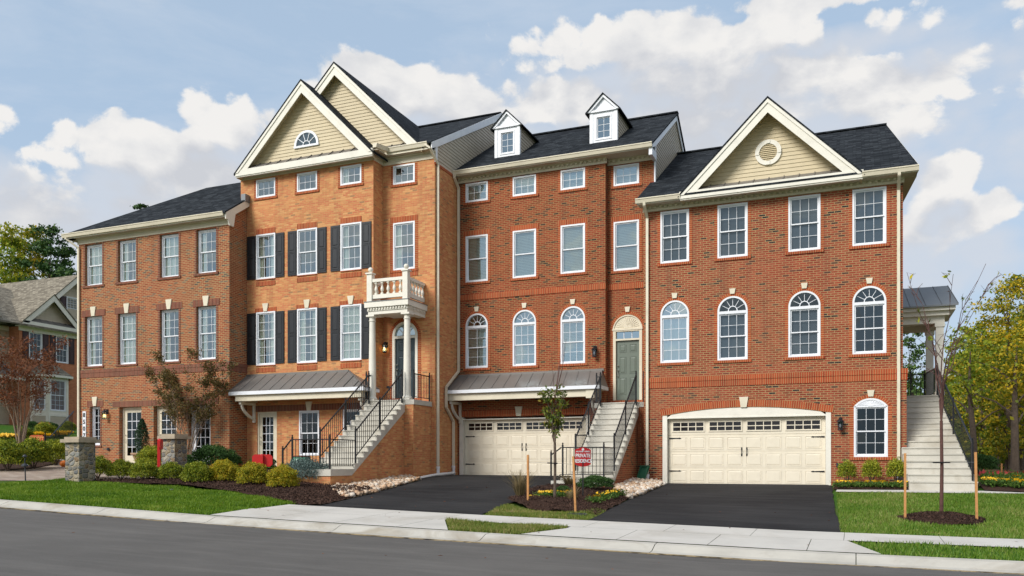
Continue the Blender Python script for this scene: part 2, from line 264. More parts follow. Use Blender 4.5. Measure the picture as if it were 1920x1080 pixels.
# ---------------------------------------------------------------- mesh building
WL={}
def wloc(o): return WL.get(o.name,Vector((0,0,0))) if o else Vector((0,0,0))
class MB:
    def __init__(s): s.v=[];s.f=[];s.uv={}
    def f_(s,pts,uv=None):
        i=len(s.v); s.v+= [tuple(p) for p in pts]; s.f.append(list(range(i,i+len(pts))))
        if uv: s.uv[len(s.f)-1]=uv
    def hexa(s,p):   # 8 points: bottom 0-3 ccw, top 4-7
        for q in ((0,3,2,1),(4,5,6,7),(0,1,5,4),(1,2,6,5),(2,3,7,6),(3,0,4,7)): s.f_([p[k] for k in q])
    def box(s,x0,x1,y0,y1,z0,z1):
        x0,x1=sorted((x0,x1));y0,y1=sorted((y0,y1));z0,z1=sorted((z0,z1))
        s.hexa([(x0,y0,z0),(x1,y0,z0),(x1,y1,z0),(x0,y1,z0),(x0,y0,z1),(x1,y0,z1),(x1,y1,z1),(x0,y1,z1)])
    def fb(s,fr,s0,s1,d0,d1,z0,z1):
        d0,d1=sorted((d0,d1))
        s.hexa([fr(s0,d0,z0),fr(s1,d0,z0),fr(s1,d1,z0),fr(s0,d1,z0),fr(s0,d0,z1),fr(s1,d0,z1),fr(s1,d1,z1),fr(s0,d1,z1)])
    def frus(s,fr,s0,s1,z0,z1,d0,d1,ins):   # raised or sunk panel on a face
        o=[fr(s0,d0,z0),fr(s1,d0,z0),fr(s1,d0,z1),fr(s0,d0,z1)]; i=[fr(s0+ins,d1,z0+ins),fr(s1-ins,d1,z0+ins),fr(s1-ins,d1,z1-ins),fr(s0+ins,d1,z1-ins)]
        s.f_(i)
        for k in range(4): s.f_([o[k],o[(k+1)%4],i[(k+1)%4],i[k]])
    def bar(s,a,b,w,h=None):
        a=Vector(a);b=Vector(b);h=h or w;d=(b-a).normalized()
        up=Vector((0,0,1)) if abs(d.z)<.95 else Vector((0,1,0)); r=d.cross(up).normalized()*w/2; u=r.cross(d).normalized()*h/2
        s.hexa([a-r-u,a+r-u,b+r-u,b-r-u,a-r+u,a+r+u,b+r+u,b-r+u])
    def tube(s,pts,rads,n=8,cap=True):
        pts=[Vector(p) for p in pts]; 
        if isinstance(rads,(int,float)): rads=[rads]*len(pts)
        base=len(s.v); ref=None
        for i,p in enumerate(pts):
            d=(pts[min(i+1,len(pts)-1)]-pts[max(i-1,0)]).normalized()
            if ref is None: ref=d.orthogonal().normalized()
            ref=(ref-d*ref.dot(d)).normalized(); t=d.cross(ref)
            for k in range(n):
                a=2*math.pi*k/n; s.v.append(tuple(p+(ref*math.cos(a)+t*math.sin(a))*rads[i]))
        for i in range(len(pts)-1):
            for k in range(n):
                a=base+i*n+k;b=base+i*n+(k+1)%n; s.f.append([a,b,b+n,a+n])
        if cap:
            s.f.append([base+k for k in range(n)][::-1]); s.f.append([base+(len(pts)-1)*n+k for k in range(n)])
    def lathe(s,c,prof,n=16):
        b=len(s.v); c=Vector(c)
        for r,z in prof:
            for k in range(n): a=2*math.pi*k/n; s.v.append((c.x+r*math.cos(a),c.y+r*math.sin(a),c.z+z))
        for i in range(len(prof)-1):
            for k in range(n): a=b+i*n+k;q=b+i*n+(k+1)%n; s.f.append([a,q,q+n,a+n])
        s.f.append([b+k for k in range(n)][::-1]); s.f.append([b+(len(prof)-1)*n+k for k in range(n)])
    def prism(s,fr,poly,d0,d1):   # poly in (s,z) ccw seen from the front, extruded from d0 to d1
        s.f_([fr(a,d0,b) for a,b in poly]); s.f_([fr(a,d1,b) for a,b in reversed(poly)])
        for i in range(len(poly)):
            a=poly[i];b=poly[(i+1)%len(poly)]; s.f_([fr(a[0],d0,a[1]),fr(a[0],d1,a[1]),fr(b[0],d1,b[1]),fr(b[0],d0,b[1])])
    def slab(s,pts,th):   # plane polygon given thickness downward
        pts=[Vector(p) for p in pts]; n=(pts[1]-pts[0]).cross(pts[2]-pts[0]).normalized()
        if n.z<0: pts=pts[::-1]
        lo=[p-Vector((0,0,th)) for p in pts]; s.f_(pts); s.f_(lo[::-1])
        for i in range(len(pts)): j=(i+1)%len(pts); s.f_([pts[i],lo[i],lo[j],pts[j]])
    def build(s,name,mat,parent=None,origin=None,smooth=False,link=True):
        o_=Vector(origin) if origin is not None else (wloc(parent) if parent else Vector((0,0,0)))
        me=bpy.data.meshes.new(name); me.from_pydata([(a-o_.x,b-o_.y,c-o_.z) for a,b,c in s.v],[],s.f)
        uvl=me.uv_layers.new(name='UVMap'); Z=Vector((0,0,1))
        for fi,p in enumerate(me.polygons):
            if fi in s.uv:
                for k,li in enumerate(p.loop_indices): uvl.data[li].uv=s.uv[fi][k]
                continue
            n=p.normal
            if abs(n.z)>.96: t=Vector((1,0,0));b=Vector((0,1,0))
            else: t=Z.cross(n).normalized(); b=n.cross(t)
            if abs(t.x)>abs(t.y): t=t if t.x>0 else -t
            else: t=t if t.y>0 else -t
            for li,vi in zip(p.loop_indices,p.vertices):
                w=Vector(s.v[vi]); uvl.data[li].uv=(w.dot(t),w.dot(b))
            p.use_smooth=smooth
        me.materials.append(M[mat] if isinstance(mat,str) else mat)
        o=bpy.data.objects.new(name,me); C.objects.link(o)
        if parent: o.parent=parent; o.location=o_-wloc(parent)
        else: o.location=o_
        WL[o.name]=o_
        return o
def empty(name,loc,label,cat,group=None):
    o=bpy.data.objects.new(name,None); C.objects.link(o); o.location=loc; o.empty_display_size=.2; WL[o.name]=Vector(loc)
    return tag(o,label,cat,group)
def tag(o,label=None,cat=None,group=None,kind=None):
    for k,v in (('label',label),('category',cat),('group',group),('kind',kind)):
        if v: o[k]=v
    return o
def npmesh(name,V,F,mat,parent=None,origin=(0,0,0)):
    V=np.asarray(V,dtype=np.float32)-np.asarray(origin,dtype=np.float32); F=np.asarray(F,dtype=np.int32); k=F.shape[1]
    me=bpy.data.meshes.new(name); me.vertices.add(len(V)); me.vertices.foreach_set('co',V.ravel())
    me.loops.add(F.size); me.loops.foreach_set('vertex_index',F.ravel())
    me.polygons.add(len(F)); me.polygons.foreach_set('loop_start',np.arange(len(F),dtype=np.int32)*k)
    me.update(calc_edges=True); me.validate()
    me.materials.append(M[mat] if isinstance(mat,str) else mat)
    o=bpy.data.objects.new(name,me); C.objects.link(o)
    o_=Vector([float(q) for q in origin])
    if parent: o.parent=parent; o.location=o_-wloc(parent)
    else: o.location=o_
    WL[o.name]=o_
    return o
def leaves(P,size,aspect=.55,up=0.,jit=.4):
    """rhombic leaves with a fold, one island each"""
    P=np.asarray(P); n=len(P); a=RNG.normal(size=(n,3)); a[:,2]+=up; a/=np.linalg.norm(a,axis=1)[:,None]
    b=np.cross(a,RNG.normal(size=(n,3))); b/=np.linalg.norm(b,axis=1)[:,None]
    sz=size*(1+jit*(RNG.random(n)-.5)*2)[:,None]
    V=np.stack([P-a*sz*.5,P+b*sz*aspect*.5,P+a*sz*.5,P-b*sz*aspect*.5],1).reshape(-1,3)
    return V,np.arange(4*n).reshape(n,4)
def fr_front(Y): return lambda s,d,z:(s,Y+d,z)
def fr_right(X): return lambda s,d,z:(X-d,s,z)
def fr_left(X): return lambda s,d,z:(X+d,-s,z)
def fr_any(o,sd,nd): 
    o=Vector(o);sd=Vector(sd);nd=Vector(nd); return lambda s,d,z: tuple(o+sd*s+nd*d+Vector((0,0,z)))
# ---------------------------------------------------------------- walls with openings
def arc(s0,s1,zt,rise,n=18):
    a=(s1-s0)/2; R=(a*a+rise*rise)/(2*rise); cx=(s0+s1)/2; cz=zt-R; t=math.asin(min(1,a/R))
    if rise>=a-1e-6: t=math.pi/2
    return [(cx+R*math.sin(-t+2*t*i/n),cz+R*math.cos(-t+2*t*i/n)) for i in range(n+1)]
def wall(mb,fr,s0,s1,z0,z1,ops,depth=.12):
    xs=sorted({s0,s1}|{o[k] for o in ops for k in (0,1)}); zs=sorted({z0,z1}|{o[k] for o in ops for k in (2,3)})
    xs=[x for x in xs if s0<=x<=s1]; zs=[z for z in zs if z0<=z<=z1]
    for i in range(len(xs)-1):
        for j in range(len(zs)-1):
            cx=(xs[i]+xs[i+1])/2;cz=(zs[j]+zs[j+1])/2
            if any(o[0]<cx<o[1] and o[2]<cz<o[3] for o in ops): continue
            mb.f_([fr(xs[i],0,zs[j]),fr(xs[i+1],0,zs[j]),fr(xs[i+1],0,zs[j+1]),fr(xs[i],0,zs[j+1])])
    for o in ops:
        a,b,c,d=o[:4]; rise=o[4] if len(o)>4 else 0; dp=o[5] if len(o)>5 else depth
        pts=[(a,c),(a,d-rise)] if rise else [(a,c),(a,d)]
        if rise:
            A=arc(a,b,d,rise); h=len(A)//2
            for i in range(h): mb.f_([fr(a,0,d),fr(A[i][0],0,A[i][1]),fr(A[i+1][0],0,A[i+1][1])])
            for i in range(h,len(A)-1): mb.f_([fr(b,0,d),fr(A[i][0],0,A[i][1]),fr(A[i+1][0],0,A[i+1][1])])
            pts+=A[1:-1]+[(b,d-rise),(b,c)]
        else: pts+=[(b,d),(b,c)]
        for i in range(len(pts)):
            p=pts[i];q=pts[(i+1)%len(pts)]
            mb.f_([fr(p[0],0,p[1]),fr(p[0],dp,p[1]),fr(q[0],dp,q[1]),fr(q[0],0,q[1])])
def ring(mb,fr,s0,s1,zt,rise,th,d0=-.012,d1=.0,n=20,legs=None):
    A=arc(s0,s1,zt,rise,n); a=(s1-s0)/2; R=(a*a+rise*rise)/(2*rise); cx=(s0+s1)/2; cz=zt-R; L=0
    out=[(cx+(x-cx)*(R+th)/R,cz+(z-cz)*(R+th)/R) for x,z in A]
    for i in range(n):
        l=math.dist(A[i],A[i+1])*(R+th/2)/R
        mb.f_([fr(*(A[i][0],d0,A[i][1])),fr(A[i+1][0],d0,A[i+1][1]),fr(out[i+1][0],d0,out[i+1][1]),fr(out[i][0],d0,out[i][1])],[(L,0),(L+l,0),(L+l,th),(L,th)])
        for P,Q in ((A[i],A[i+1]),(out[i+1],out[i])): mb.f_([fr(P[0],d0,P[1]),fr(P[0],d1,P[1]),fr(Q[0],d1,Q[1]),fr(Q[0],d0,Q[1])],[(L,0),(L,.02),(L+l,.02),(L+l,0)])
        L+=l
def keystone(par,fr,cx,zb,zt,wb,wt,d=-.05,mat='cream'):
    mb=MB(); mb.prism(fr,[(cx-wb/2,zb),(cx+wb/2,zb),(cx+wt/2,zt),(cx-wt/2,zt)],d,0.0); return mb.build('keystone',mat,par)
# ---------------------------------------------------------------- windows
def sashgrid(mb,fr,s0,s1,z0,z1,cols,rows,d,rail=.038,mw=.012):
    mb.fb(fr,s0,s0+rail,d,d+.03,z0,z1); mb.fb(fr,s1-rail,s1,d,d+.03,z0,z1)
    mb.fb(fr,s0+rail,s1-rail,d,d+.03,z0,z0+rail); mb.fb(fr,s0+rail,s1-rail,d,d+.03,z1-rail,z1)
    a0,a1,b0,b1=s0+rail,s1-rail,z0+rail,z1-rail
    for i in range(1,cols): x=a0+(a1-a0)*i/cols; mb.fb(fr,x-mw/2,x+mw/2,d+.004,d+.024,b0,b1)
    for j in range(1,rows):
        z=b0+(b1-b0)*j/rows
        for i in range(cols):
            xa=a0+(a1-a0)*i/cols+(mw/2 if i else 0); xb=a0+(a1-a0)*(i+1)/cols-(mw/2 if i<cols-1 else 0)
            mb.fb(fr,xa,xb,d+.005,d+.023,z-mw/2,z+mw/2)
def content(win,fr,s0,s1,z0,z1,kind,d):
    mb=MB()
    if kind=='blind':
        n=int((z1-z0)/.055)
        for i in range(n):
            z=z0+(z1-z0)*(i+.5)/n
            mb.f_([fr(s0,d+.025,z-.018),fr(s1,d+.025,z-.018),fr(s1,d,z+.018),fr(s0,d,z+.018)])
            mb.f_([fr(s0,d,z+.0178),fr(s1,d,z+.0178),fr(s1,d+.025,z-.0182),fr(s0,d+.025,z-.0182)])
        return mb.build('blinds','blind',win)
    if kind=='paper':
        mb.f_([fr(s0,d,z0),fr(s1,d,z0),fr(s1,d,z1),fr(s0,d,z1)]); return mb.build('shade','paper',win)
    if kind in('curtain','sheer','half'):
        spans=[(s0,s0+(s1-s0)*.34),(s1-(s1-s0)*.30,s1)] if kind=='curtain' else ([(s0,s1)] if kind=='sheer' else [(s0,s0+(s1-s0)*.30)])
        for a,b in spans:
            n=max(8,int((b-a)/.02)); pts=[(a+(b-a)*i/n,d+.025*math.sin(i*1.15+a*7)+.012*math.sin(i*2.7)) for i in range(n+1)]
            for p,q in zip(pts,pts[1:]): mb.f_([fr(p[0],p[1],z0),fr(q[0],q[1],z0),fr(q[0],q[1],z1),fr(p[0],p[1],z1)])
        return mb.build('curtain','curtain',win,smooth=True)
def window(par,fr,s0,s1,z0,z1,cont=None,kind='dh',rt=2,rb=2,rise=0,bar=.09,cols=3,glass='glass',rec=0.,surround=None,tm='trimo',key=None,fw=.055,top='glass',split=.5):
    """frame > sash, pane, curtain/blinds, brick surround, keystone"""
    g=lambda s,d,z: fr(s,d+rec,z)
    mb=MB(); spring=z1-rise; zt=spring-(bar if rise else 0)
    mb.fb(g,s0,s0+fw,-.02,.11,z0,spring); mb.fb(g,s1-fw,s1,-.02,.11,z0,spring); mb.fb(g,s0+fw,s1-fw,-.02,.11,z0,z0+fw)
    if rise:
        mb.fb(g,s0+fw,s1-fw,-.02,.11,zt,spring)
        A=arc(s0,s1,z1,rise,18); a=(s1-s0)/2;R=(a*a+rise*rise)/(2*rise);cx=(s0+s1)/2;cz=z1-R; B=[(cx+(x-cx)*(R-fw)/R,cz+(z-cz)*(R-fw)/R) for x,z in A]
        for i in range(18):
            p=[A[i],A[i+1],B[i+1],B[i]]; mb.hexa([g(p[3][0],-.02,p[3][1]),g(p[2][0],-.02,p[2][1]),g(p[2][0],.11,p[2][1]),g(p[3][0],.11,p[3][1]),g(p[0][0],-.02,p[0][1]),g(p[1][0],-.02,p[1][1]),g(p[1][0],.11,p[1][1]),g(p[0][0],.11,p[0][1])])
    else: mb.fb(g,s0+fw,s1-fw,-.02,.11,z1-fw,z1)
    win=mb.build('window','white',par)
    i0,i1,j0,j1=s0+fw,s1-fw,z0+fw,(zt if rise else z1-fw)
    sm=MB(); pm=MB()
    if kind=='dh':
        zm=j0+(j1-j0)*split
        sashgrid(sm,g,i0,i1,zm-.02,j1,cols,rt,.02); sashgrid(sm,g,i0,i1,j0,zm+.02,cols,rb,.055)
        pm.f_([g(i0,.036,zm),g(i1,.036,zm),g(i1,.036,j1),g(i0,.036,j1)]); pm.f_([g(i0,.071,j0),g(i1,.071,j0),g(i1,.071,zm),g(i0,.071,zm)])
    else:
        sashgrid(sm,g,i0,i1,j0,j1,cols,rt,.03); pm.f_([g(i0,.046,j0),g(i1,.046,j0),g(i1,.046,j1),g(i0,.046,j1)])
    if rise:
        cx=(s0+s1)/2; r=(i1-i0)/2; zz=spring
        if top=='glass':
            for k in range(1,6):
                t=math.pi*k/6; sm.bar(g(cx+math.cos(t)*r*.34,.05,zz+math.sin(t)*rise*.34),g(cx+math.cos(t)*r*.97,.05,zz+math.sin(t)*(rise-fw)*.98),.014)
            hub=[(cx+math.cos(math.pi*k/8)*r*.34,zz+math.sin(math.pi*k/8)*rise*.34) for k in range(9)]
            for a,b in zip(hub,hub[1:]): sm.bar(g(a[0],.05,a[1]),g(b[0],.05,b[1]),.025)
            B2=[(cx+(x-cx)*.93,z) for x,z in arc(s0,s1,z1-.03,rise-.03,14)]
            pm.f_([g(x,.05,max(z,zz)) for x,z in B2][::-1])
        else:
            B2=arc(s0+.05,s1-.05,z1-.04,rise-.04,14); sm.f_([g(x,.0,z) for x,z in B2][::-1])
            for k in range(1,14):
                t=math.pi*k/14; sm.bar(g(cx,-.005,zz+.03),g(cx+math.cos(t)*r*.93,-.008,zz+math.sin(t)*(rise-fw)*.93),.018,.02)
            hub=[(cx+math.cos(math.pi*k/8)*.07,zz+math.sin(math.pi*k/8)*.05) for k in range(9)]; sm.prism(g,hub[::-1][::-1],-.03,0)
    sm.build('sash','white',win) if top=='glass' else sm.build('sash','white',win)
    pm.build('pane',glass,win)
    if cont: content(win,g,i0,i1,j0,j1,cont,.115)
    if surround: brick_surround(win,fr,s0,s1,z0,z1,rise,surround,tm)
    if key: keystone(win,fr,(s0+s1)/2,*key)
    return win
def brick_surround(win,fr,s0,s1,z0,z1,rise,sur,tm):
    sp=z1-rise
    if 'jamb' in sur:
        w=sur['jamb']
        for a,b in ((s0-w,s0),(s1,s1+w)): mb=MB(); mb.fb(fr,a,b,-.012,.0,z0,sp); mb.build('brick_jamb',tm+'j',win)
    if 'head' in sur: mb=MB(); mb.fb(fr,s0-sur.get('hx',.1),s1+sur.get('hx',.1),-.016,.0,z1,z1+sur['head']); mb.build('brick_header',tm,win)
    if 'sill' in sur: mb=MB(); mb.fb(fr,s0-sur.get('sx',.1),s1+sur.get('sx',.1),-.04,.0,z0-sur['sill'],z0); mb.build('brick_sill',tm,win)
    if 'apron' in sur: mb=MB(); mb.fb(fr,s0-sur.get('ax',.0),s1+sur.get('ax',.0),-.02,.0,z0-.085-sur['apron'],z0-.09); mb.build('brick_apron',tm,win)
    if 'ring' in sur: mb=MB(); ring(mb,fr,s0,s1,z1,rise,sur['ring'],-.014,0); mb.build('brick_arch',tm,win)
def shutter(par,fr,s0,s1,z0,z1,mat='shutter'):
    mb=MB(); mb.fb(fr,s0,s1,-.035,-.002,z0,z1); zm=z0+(z1-z0)*.52; w=.06
    for a,b in ((z0+.09,zm-.04),(zm+.04,z1-.08)):
        mb.frus(fr,s0+w,s1-w,a,b,-.0351,-.028,.012) ; mb.frus(fr,s0+w+.025,s1-w-.025,a+.025,b-.025,-.030,-.048,.03)
        for q in ((s0+.03,s0+w,a-.03,b+.03),(s1-w,s1-.03,a-.03,b+.03),(s0+w,s1-w,a-.03,a),(s0+w,s1-w,b,b+.03)): mb.fb(fr,q[0],q[1],-.047,-.0352,q[2],q[3])
    return mb.build('shutter',mat,par)
# ---------------------------------------------------------------- other parts
def garage_door(par,fr,s0,s1,z0,z1):
    g=lambda s,d,z: fr(s,d+.16,z); mb=MB(); h=(z1-z0)/4; cw=(s1-s0-.12)/8
    for r in range(4): mb.fb(g,s0,s1,0,.04,z0+r*h+(.006 if r else 0),z0+(r+1)*h-.006)
    mb.fb(g,s0,s1,.012,.045,z0,z1)
    for r in range(3):
        for k in range(8):
            a=s0+.06+k*cw+.05; b=a+cw-.10; c=z0+r*h+.07; d=z0+(r+1)*h-.07
            for q in ((a,a+.02,c,d),(b-.02,b,c,d),(a+.02,b-.02,c,c+.02),(a+.02,b-.02,d-.02,d)): mb.fb(g,q[0],q[1],-.010,-.0005,q[2],q[3])
            mb.frus(g,a+.035,b-.035,c+.035,d-.035,-.0005,-.010,.02)
    door=mb.build('garage_door','garage',par)
    for k in range(4):
        a=s0+.06+2*k*cw+.06;b=a+2*cw-.12;c=z0+3*h+.10;d=z1-.09
        fm=MB()
        for q in ((a,a+.04,c,d),(b-.04,b,c,d),(a+.04,b-.04,c,c+.04),(a+.04,b-.04,d-.04,d)): fm.fb(g,q[0],q[1],-.025,0.0,q[2],q[3])
        for i in range(1,4): x=a+.04+(b-a-.08)*i/4; fm.fb(g,x-.0125,x+.0125,-.022,-.001,c+.04,d-.04)
        zmid=(c+d)/2
        for i in range(4):
            x0=a+.04+(b-a-.08)*i/4+(.0125 if i else 0); x1=a+.04+(b-a-.08)*(i+1)/4-(.0125 if i<3 else 0); fm.fb(g,x0,x1,-.021,-.002,zmid-.0125,zmid+.0125)
        fm.f_([g(a+.04,-.004,c+.04),g(b-.04,-.004,c+.04),g(b-.04,-.004,d-.04),g(a+.04,-.004,d-.04)])
        w=fm.build('window','garage',door); w.data.materials.append(M['pane_dark']); w.data.polygons[len(w.data.polygons)-1].material_index=1
    for sx,sg in ((s0+.03,1),(s1-.03,-1)):
        for zz in (z0+h*.72+.05,z0+2.72*h+.05):
            hm=MB(); pts=[(sx,zz-.022),(sx+sg*.30,zz-.012),(sx+sg*.33,zz-.025),(sx+sg*.40,zz),(sx+sg*.33,zz+.025),(sx+sg*.30,zz+.012),(sx,zz+.022)]
            hm.prism(g,pts if sg>0 else pts[::-1],-.025,-.011); hm.build('strap_hinge','iron',door)
    cx=(s0+s1)/2
    for dx in (-.08,.08):
        hm=MB(); hm.fb(g,cx+dx-.02,cx+dx+.02,-.018,-.0005,z0+1.12,z0+1.2) ; hm.fb(g,cx+dx-.02,cx+dx+.02,-.018,-.0005,z0+.92,z0+1.0)
        hm.tube([g(cx+dx,-.015,z0+.96),g(cx+dx,-.05,z0+1.0),g(cx+dx,-.05,z0+1.12),g(cx+dx,-.015,z0+1.16)],.011,6); hm.build('handle','iron',door)
    return door
M['glass_gable']=glassmat('gable_glass',.2,(.1,.14,.16))
M['pane_dark']=base('dark_garage_pane',(.012,.010,.010),.08,0,.6)[0]
def panel_door(par,fr,s0,s1,z0,z1,mat,rec=.12,hand=1):
    g=lambda s,d,z: fr(s,d+rec,z); mb=MB(); mb.fb(g,s0,s1,0,.045,z0,z1); w=s1-s0
    for a,b in ((s0+.11,s0+w/2-.06),(s0+w/2+.06,s1-.11)):
        for c,d in ((z0+.20,z0+.80),(z0+.94,z0+1.54),(z0+1.70,z1-.13)):
            for q in ((a,a+.016,c,d),(b-.016,b,c,d),(a+.016,b-.016,c,c+.016),(a+.016,b-.016,d-.016,d)): mb.fb(g,q[0],q[1],-.012,-.0005,q[2],q[3])
            mb.frus(g,a+.035,b-.035,c+.035,d-.035,-.0005,-.014,.03)
    door=mb.build('door',mat,par); hm=MB(); x=s0+.07
    hm.lathe(g(x,-.03,z0+1.22),[(.0,-.03),(.028,-.02),(.03,0),(.02,.025),(0,.03)],8); hm.lathe(g(x,-.03,z0+1.06),[(.0,-.03),(.028,-.02),(.03,0),(.02,.025),(0,.03)],8)
    hm.tube([g(x,-.01,z0+1.02),g(x,-.06,z0+.98),g(x,-.06,z0+.84),g(x,-.01,z0+.80)],.012,6); hm.build('door_handle','brass',door); return door
def glass_door(par,fr,s0,s1,z0,z1,rec=.12,cols=3,rows=5,mat='cream'):
    g=lambda s,d,z: fr(s,d+rec,z); mb=MB(); fw=.07
    mb.fb(g,s0,s0+fw,-.03,.08,z0,z1); mb.fb(g,s1-fw,s1,-.03,.08,z0,z1); mb.fb(g,s0+fw,s1-fw,-.03,.08,z1-fw,z1); mb.fb(g,s0+fw,s1-fw,-.03,.08,z0,z0+.03)
    a,b,c,d=s0+fw+.005,s1-fw-.005,z0+.035,z1-fw-.005; st=.13
    mb.fb(g,a,a+st,0,.045,c,d); mb.fb(g,b-st,b,0,.045,c,d); mb.fb(g,a+st,b-st,0,.045,c,c+.26); mb.fb(g,a+st,b-st,0,.045,d-st,d)
    door=mb.build('french_door',mat,par)
    a+=st;b-=st;c+=.26;d-=st; sm=MB()
    for i in range(1,cols): x=a+(b-a)*i/cols; sm.fb(g,x-.011,x+.011,.006,.036,c,d)
    for j in range(1,rows):
        z=c+(d-c)*j/rows
        for i in range(cols):
            xa=a+(b-a)*i/cols+(.011 if i else 0); xb=a+(b-a)*(i+1)/cols-(.011 if i<cols-1 else 0); sm.fb(g,xa,xb,.007,.035,z-.011,z+.011)
    sm.build('muntins','white',door); pm=MB(); pm.f_([g(a,.02,c),g(b,.02,c),g(b,.02,d),g(a,.02,d)]); pm.build('pane','glass_dark',door)
    hm=MB(); hm.lathe(g(s0+fw+.06,-.03,z0+1.12),[(0,-.025),(.025,-.01),(.02,.02),(0,.025)],8)
    hm.tube([g(s0+fw+.06,0,z0+.98),g(s0+fw+.06,-.05,z0+.96),g(s0+fw+.06,-.05,z0+.82),g(s0+fw+.06,0,z0+.80)],.011,6); hm.build('door_handle','brass',door)
    return door
def lantern(par,fr,s,z,lit=False):
    mb=MB(); mb.fb(fr,s-.05,s+.05,-.025,0,z-.02,z+.17); p=Vector(fr(s,-.16,z)); mb.tube([fr(s,-.01,z+.10),fr(s,-.09,z+.17),fr(s,-.16,z+.13)],.012,6)
    mb.lathe(p,[(.015,.16),(.03,.15),(.035,.12),(.11,.05),(.115,.035),(.09,.03)],8); mb.lathe(p,[(.075,-.235),(.08,-.22),(.075,-.205),(.02,-.2)],8)
    for k in range(4):
        a=math.pi/4+k*math.pi/2; mb.bar(p+Vector((.085*math.cos(a),.085*math.sin(a),.035)),p+Vector((.07*math.cos(a),.07*math.sin(a),-.21)),.012)
    o=mb.build('wall_lantern','iron',par); gm=MB(); gm.lathe(p,[(.07,-.20),(.082,.02)],8); gm.build('lantern_glass','glass_dark' if not lit else 'glass',o)
    bm=MB(); bm.lathe(p,[(.0,-.16),(.028,-.13),(.034,-.09),(.02,-.04),(0,-.03)],8); bm.build('bulb','bulb' if lit else 'letter',o); return o
def gutter(par,x0,x1,y,z,h=.15,d=.12):
    """K-style gutter running along X; y is the outer top edge"""
    mb=MB(); pr=[(y,z),(y,z-.03),(y+.02,z-.05),(y+.05,z-h),(y+d,z-h),(y+d,z),(y+d-.006,z),(y+d-.006,z-h+.01),(y+.055,z-h+.01),(y+.01,z-.02),(y+.01,z)]
    fr=lambda s,dd,zz:(dd,s,zz)
    mb.prism(fr,pr,x0,x1); return mb.build('gutter','cream',par)
def pipe(par,pts,name='downspout',mat='cream',w=.085,foot=None):
    mb=MB()
    for a,b in zip(pts,pts[1:]): mb.bar(a,b,w,w*.75)
    o=mb.build(name,mat,par)
    if foot:
        fm=MB(); fm.tube([foot,(foot[0],foot[1],foot[2]+.34)],.06,10); fm.tube([(foot[0],foot[1],foot[2]+.30),(foot[0],foot[1],foot[2]+.38)],.072,10); fm.build('drain_adapter','pvc',o,smooth=False)
    return o
def frieze(par,fr,s0,s1,z0,z1,dent=True,proj=.05):
    mb=MB(); h=z1-z0
    mb.fb(fr,s0,s1,-.03,0,z0,z0+h*.35); mb.fb(fr,s0,s1,-.045,0,z0+h*.35,z0+h*.42); mb.fb(fr,s0,s1,-.02,0,z0+h*.42,z0+h*.8); mb.fb(fr,s0,s1,-.10,0,z0+h*.8,z1)
    if dent:
        n=int((s1-s0)/.17)
        for i in range(n): a=s0+(s1-s0)*(i+.25)/n; mb.fb(fr,a,a+.085,-.095,-.0205,z0+h*.45,z0+h*.795)
    return mb.build('frieze','cream',par)
def clip(poly,z,keep_above):
    out=[]
    for i in range(len(poly)):
        a=poly[i];b=poly[(i+1)%len(poly)]; ia=(a[1]>=z)==keep_above or abs(a[1]-z)<1e-9; ib=(b[1]>=z)==keep_above or abs(b[1]-z)<1e-9
        if ia: out.append(a)
        if ia!=ib and abs(b[1]-a[1])>1e-9:
            t=(z-a[1])/(b[1]-a[1]); out.append((a[0]+(b[0]-a[0])*t,z))
    return out
def siding(par,fr,poly,mat='siding',lap=.125,name='siding'):
    """lap siding, every course a tilted board"""
    mb=MB(); z0=min(p[1] for p in poly); z1=max(p[1] for p in poly); z=z0
    while z<z1-.01:
        q=clip(clip(poly,z,True),min(z+lap,z1),False)
        if len(q)>=3:
            tilt=lambda zz: -.018*(1-(zz-z)/lap)-.002
            mb.f_([fr(a,tilt(b),b) for a,b in q])
            lo=[p for p in q if abs(p[1]-z)<1e-6]
            if len(lo)>=2: a=min(p[0] for p in lo);b=max(p[0] for p in lo); mb.f_([fr(a,0,z),fr(b,0,z),fr(b,-.020,z),fr(a,-.020,z)])
        z+=lap
    return mb.build(name,mat,par)
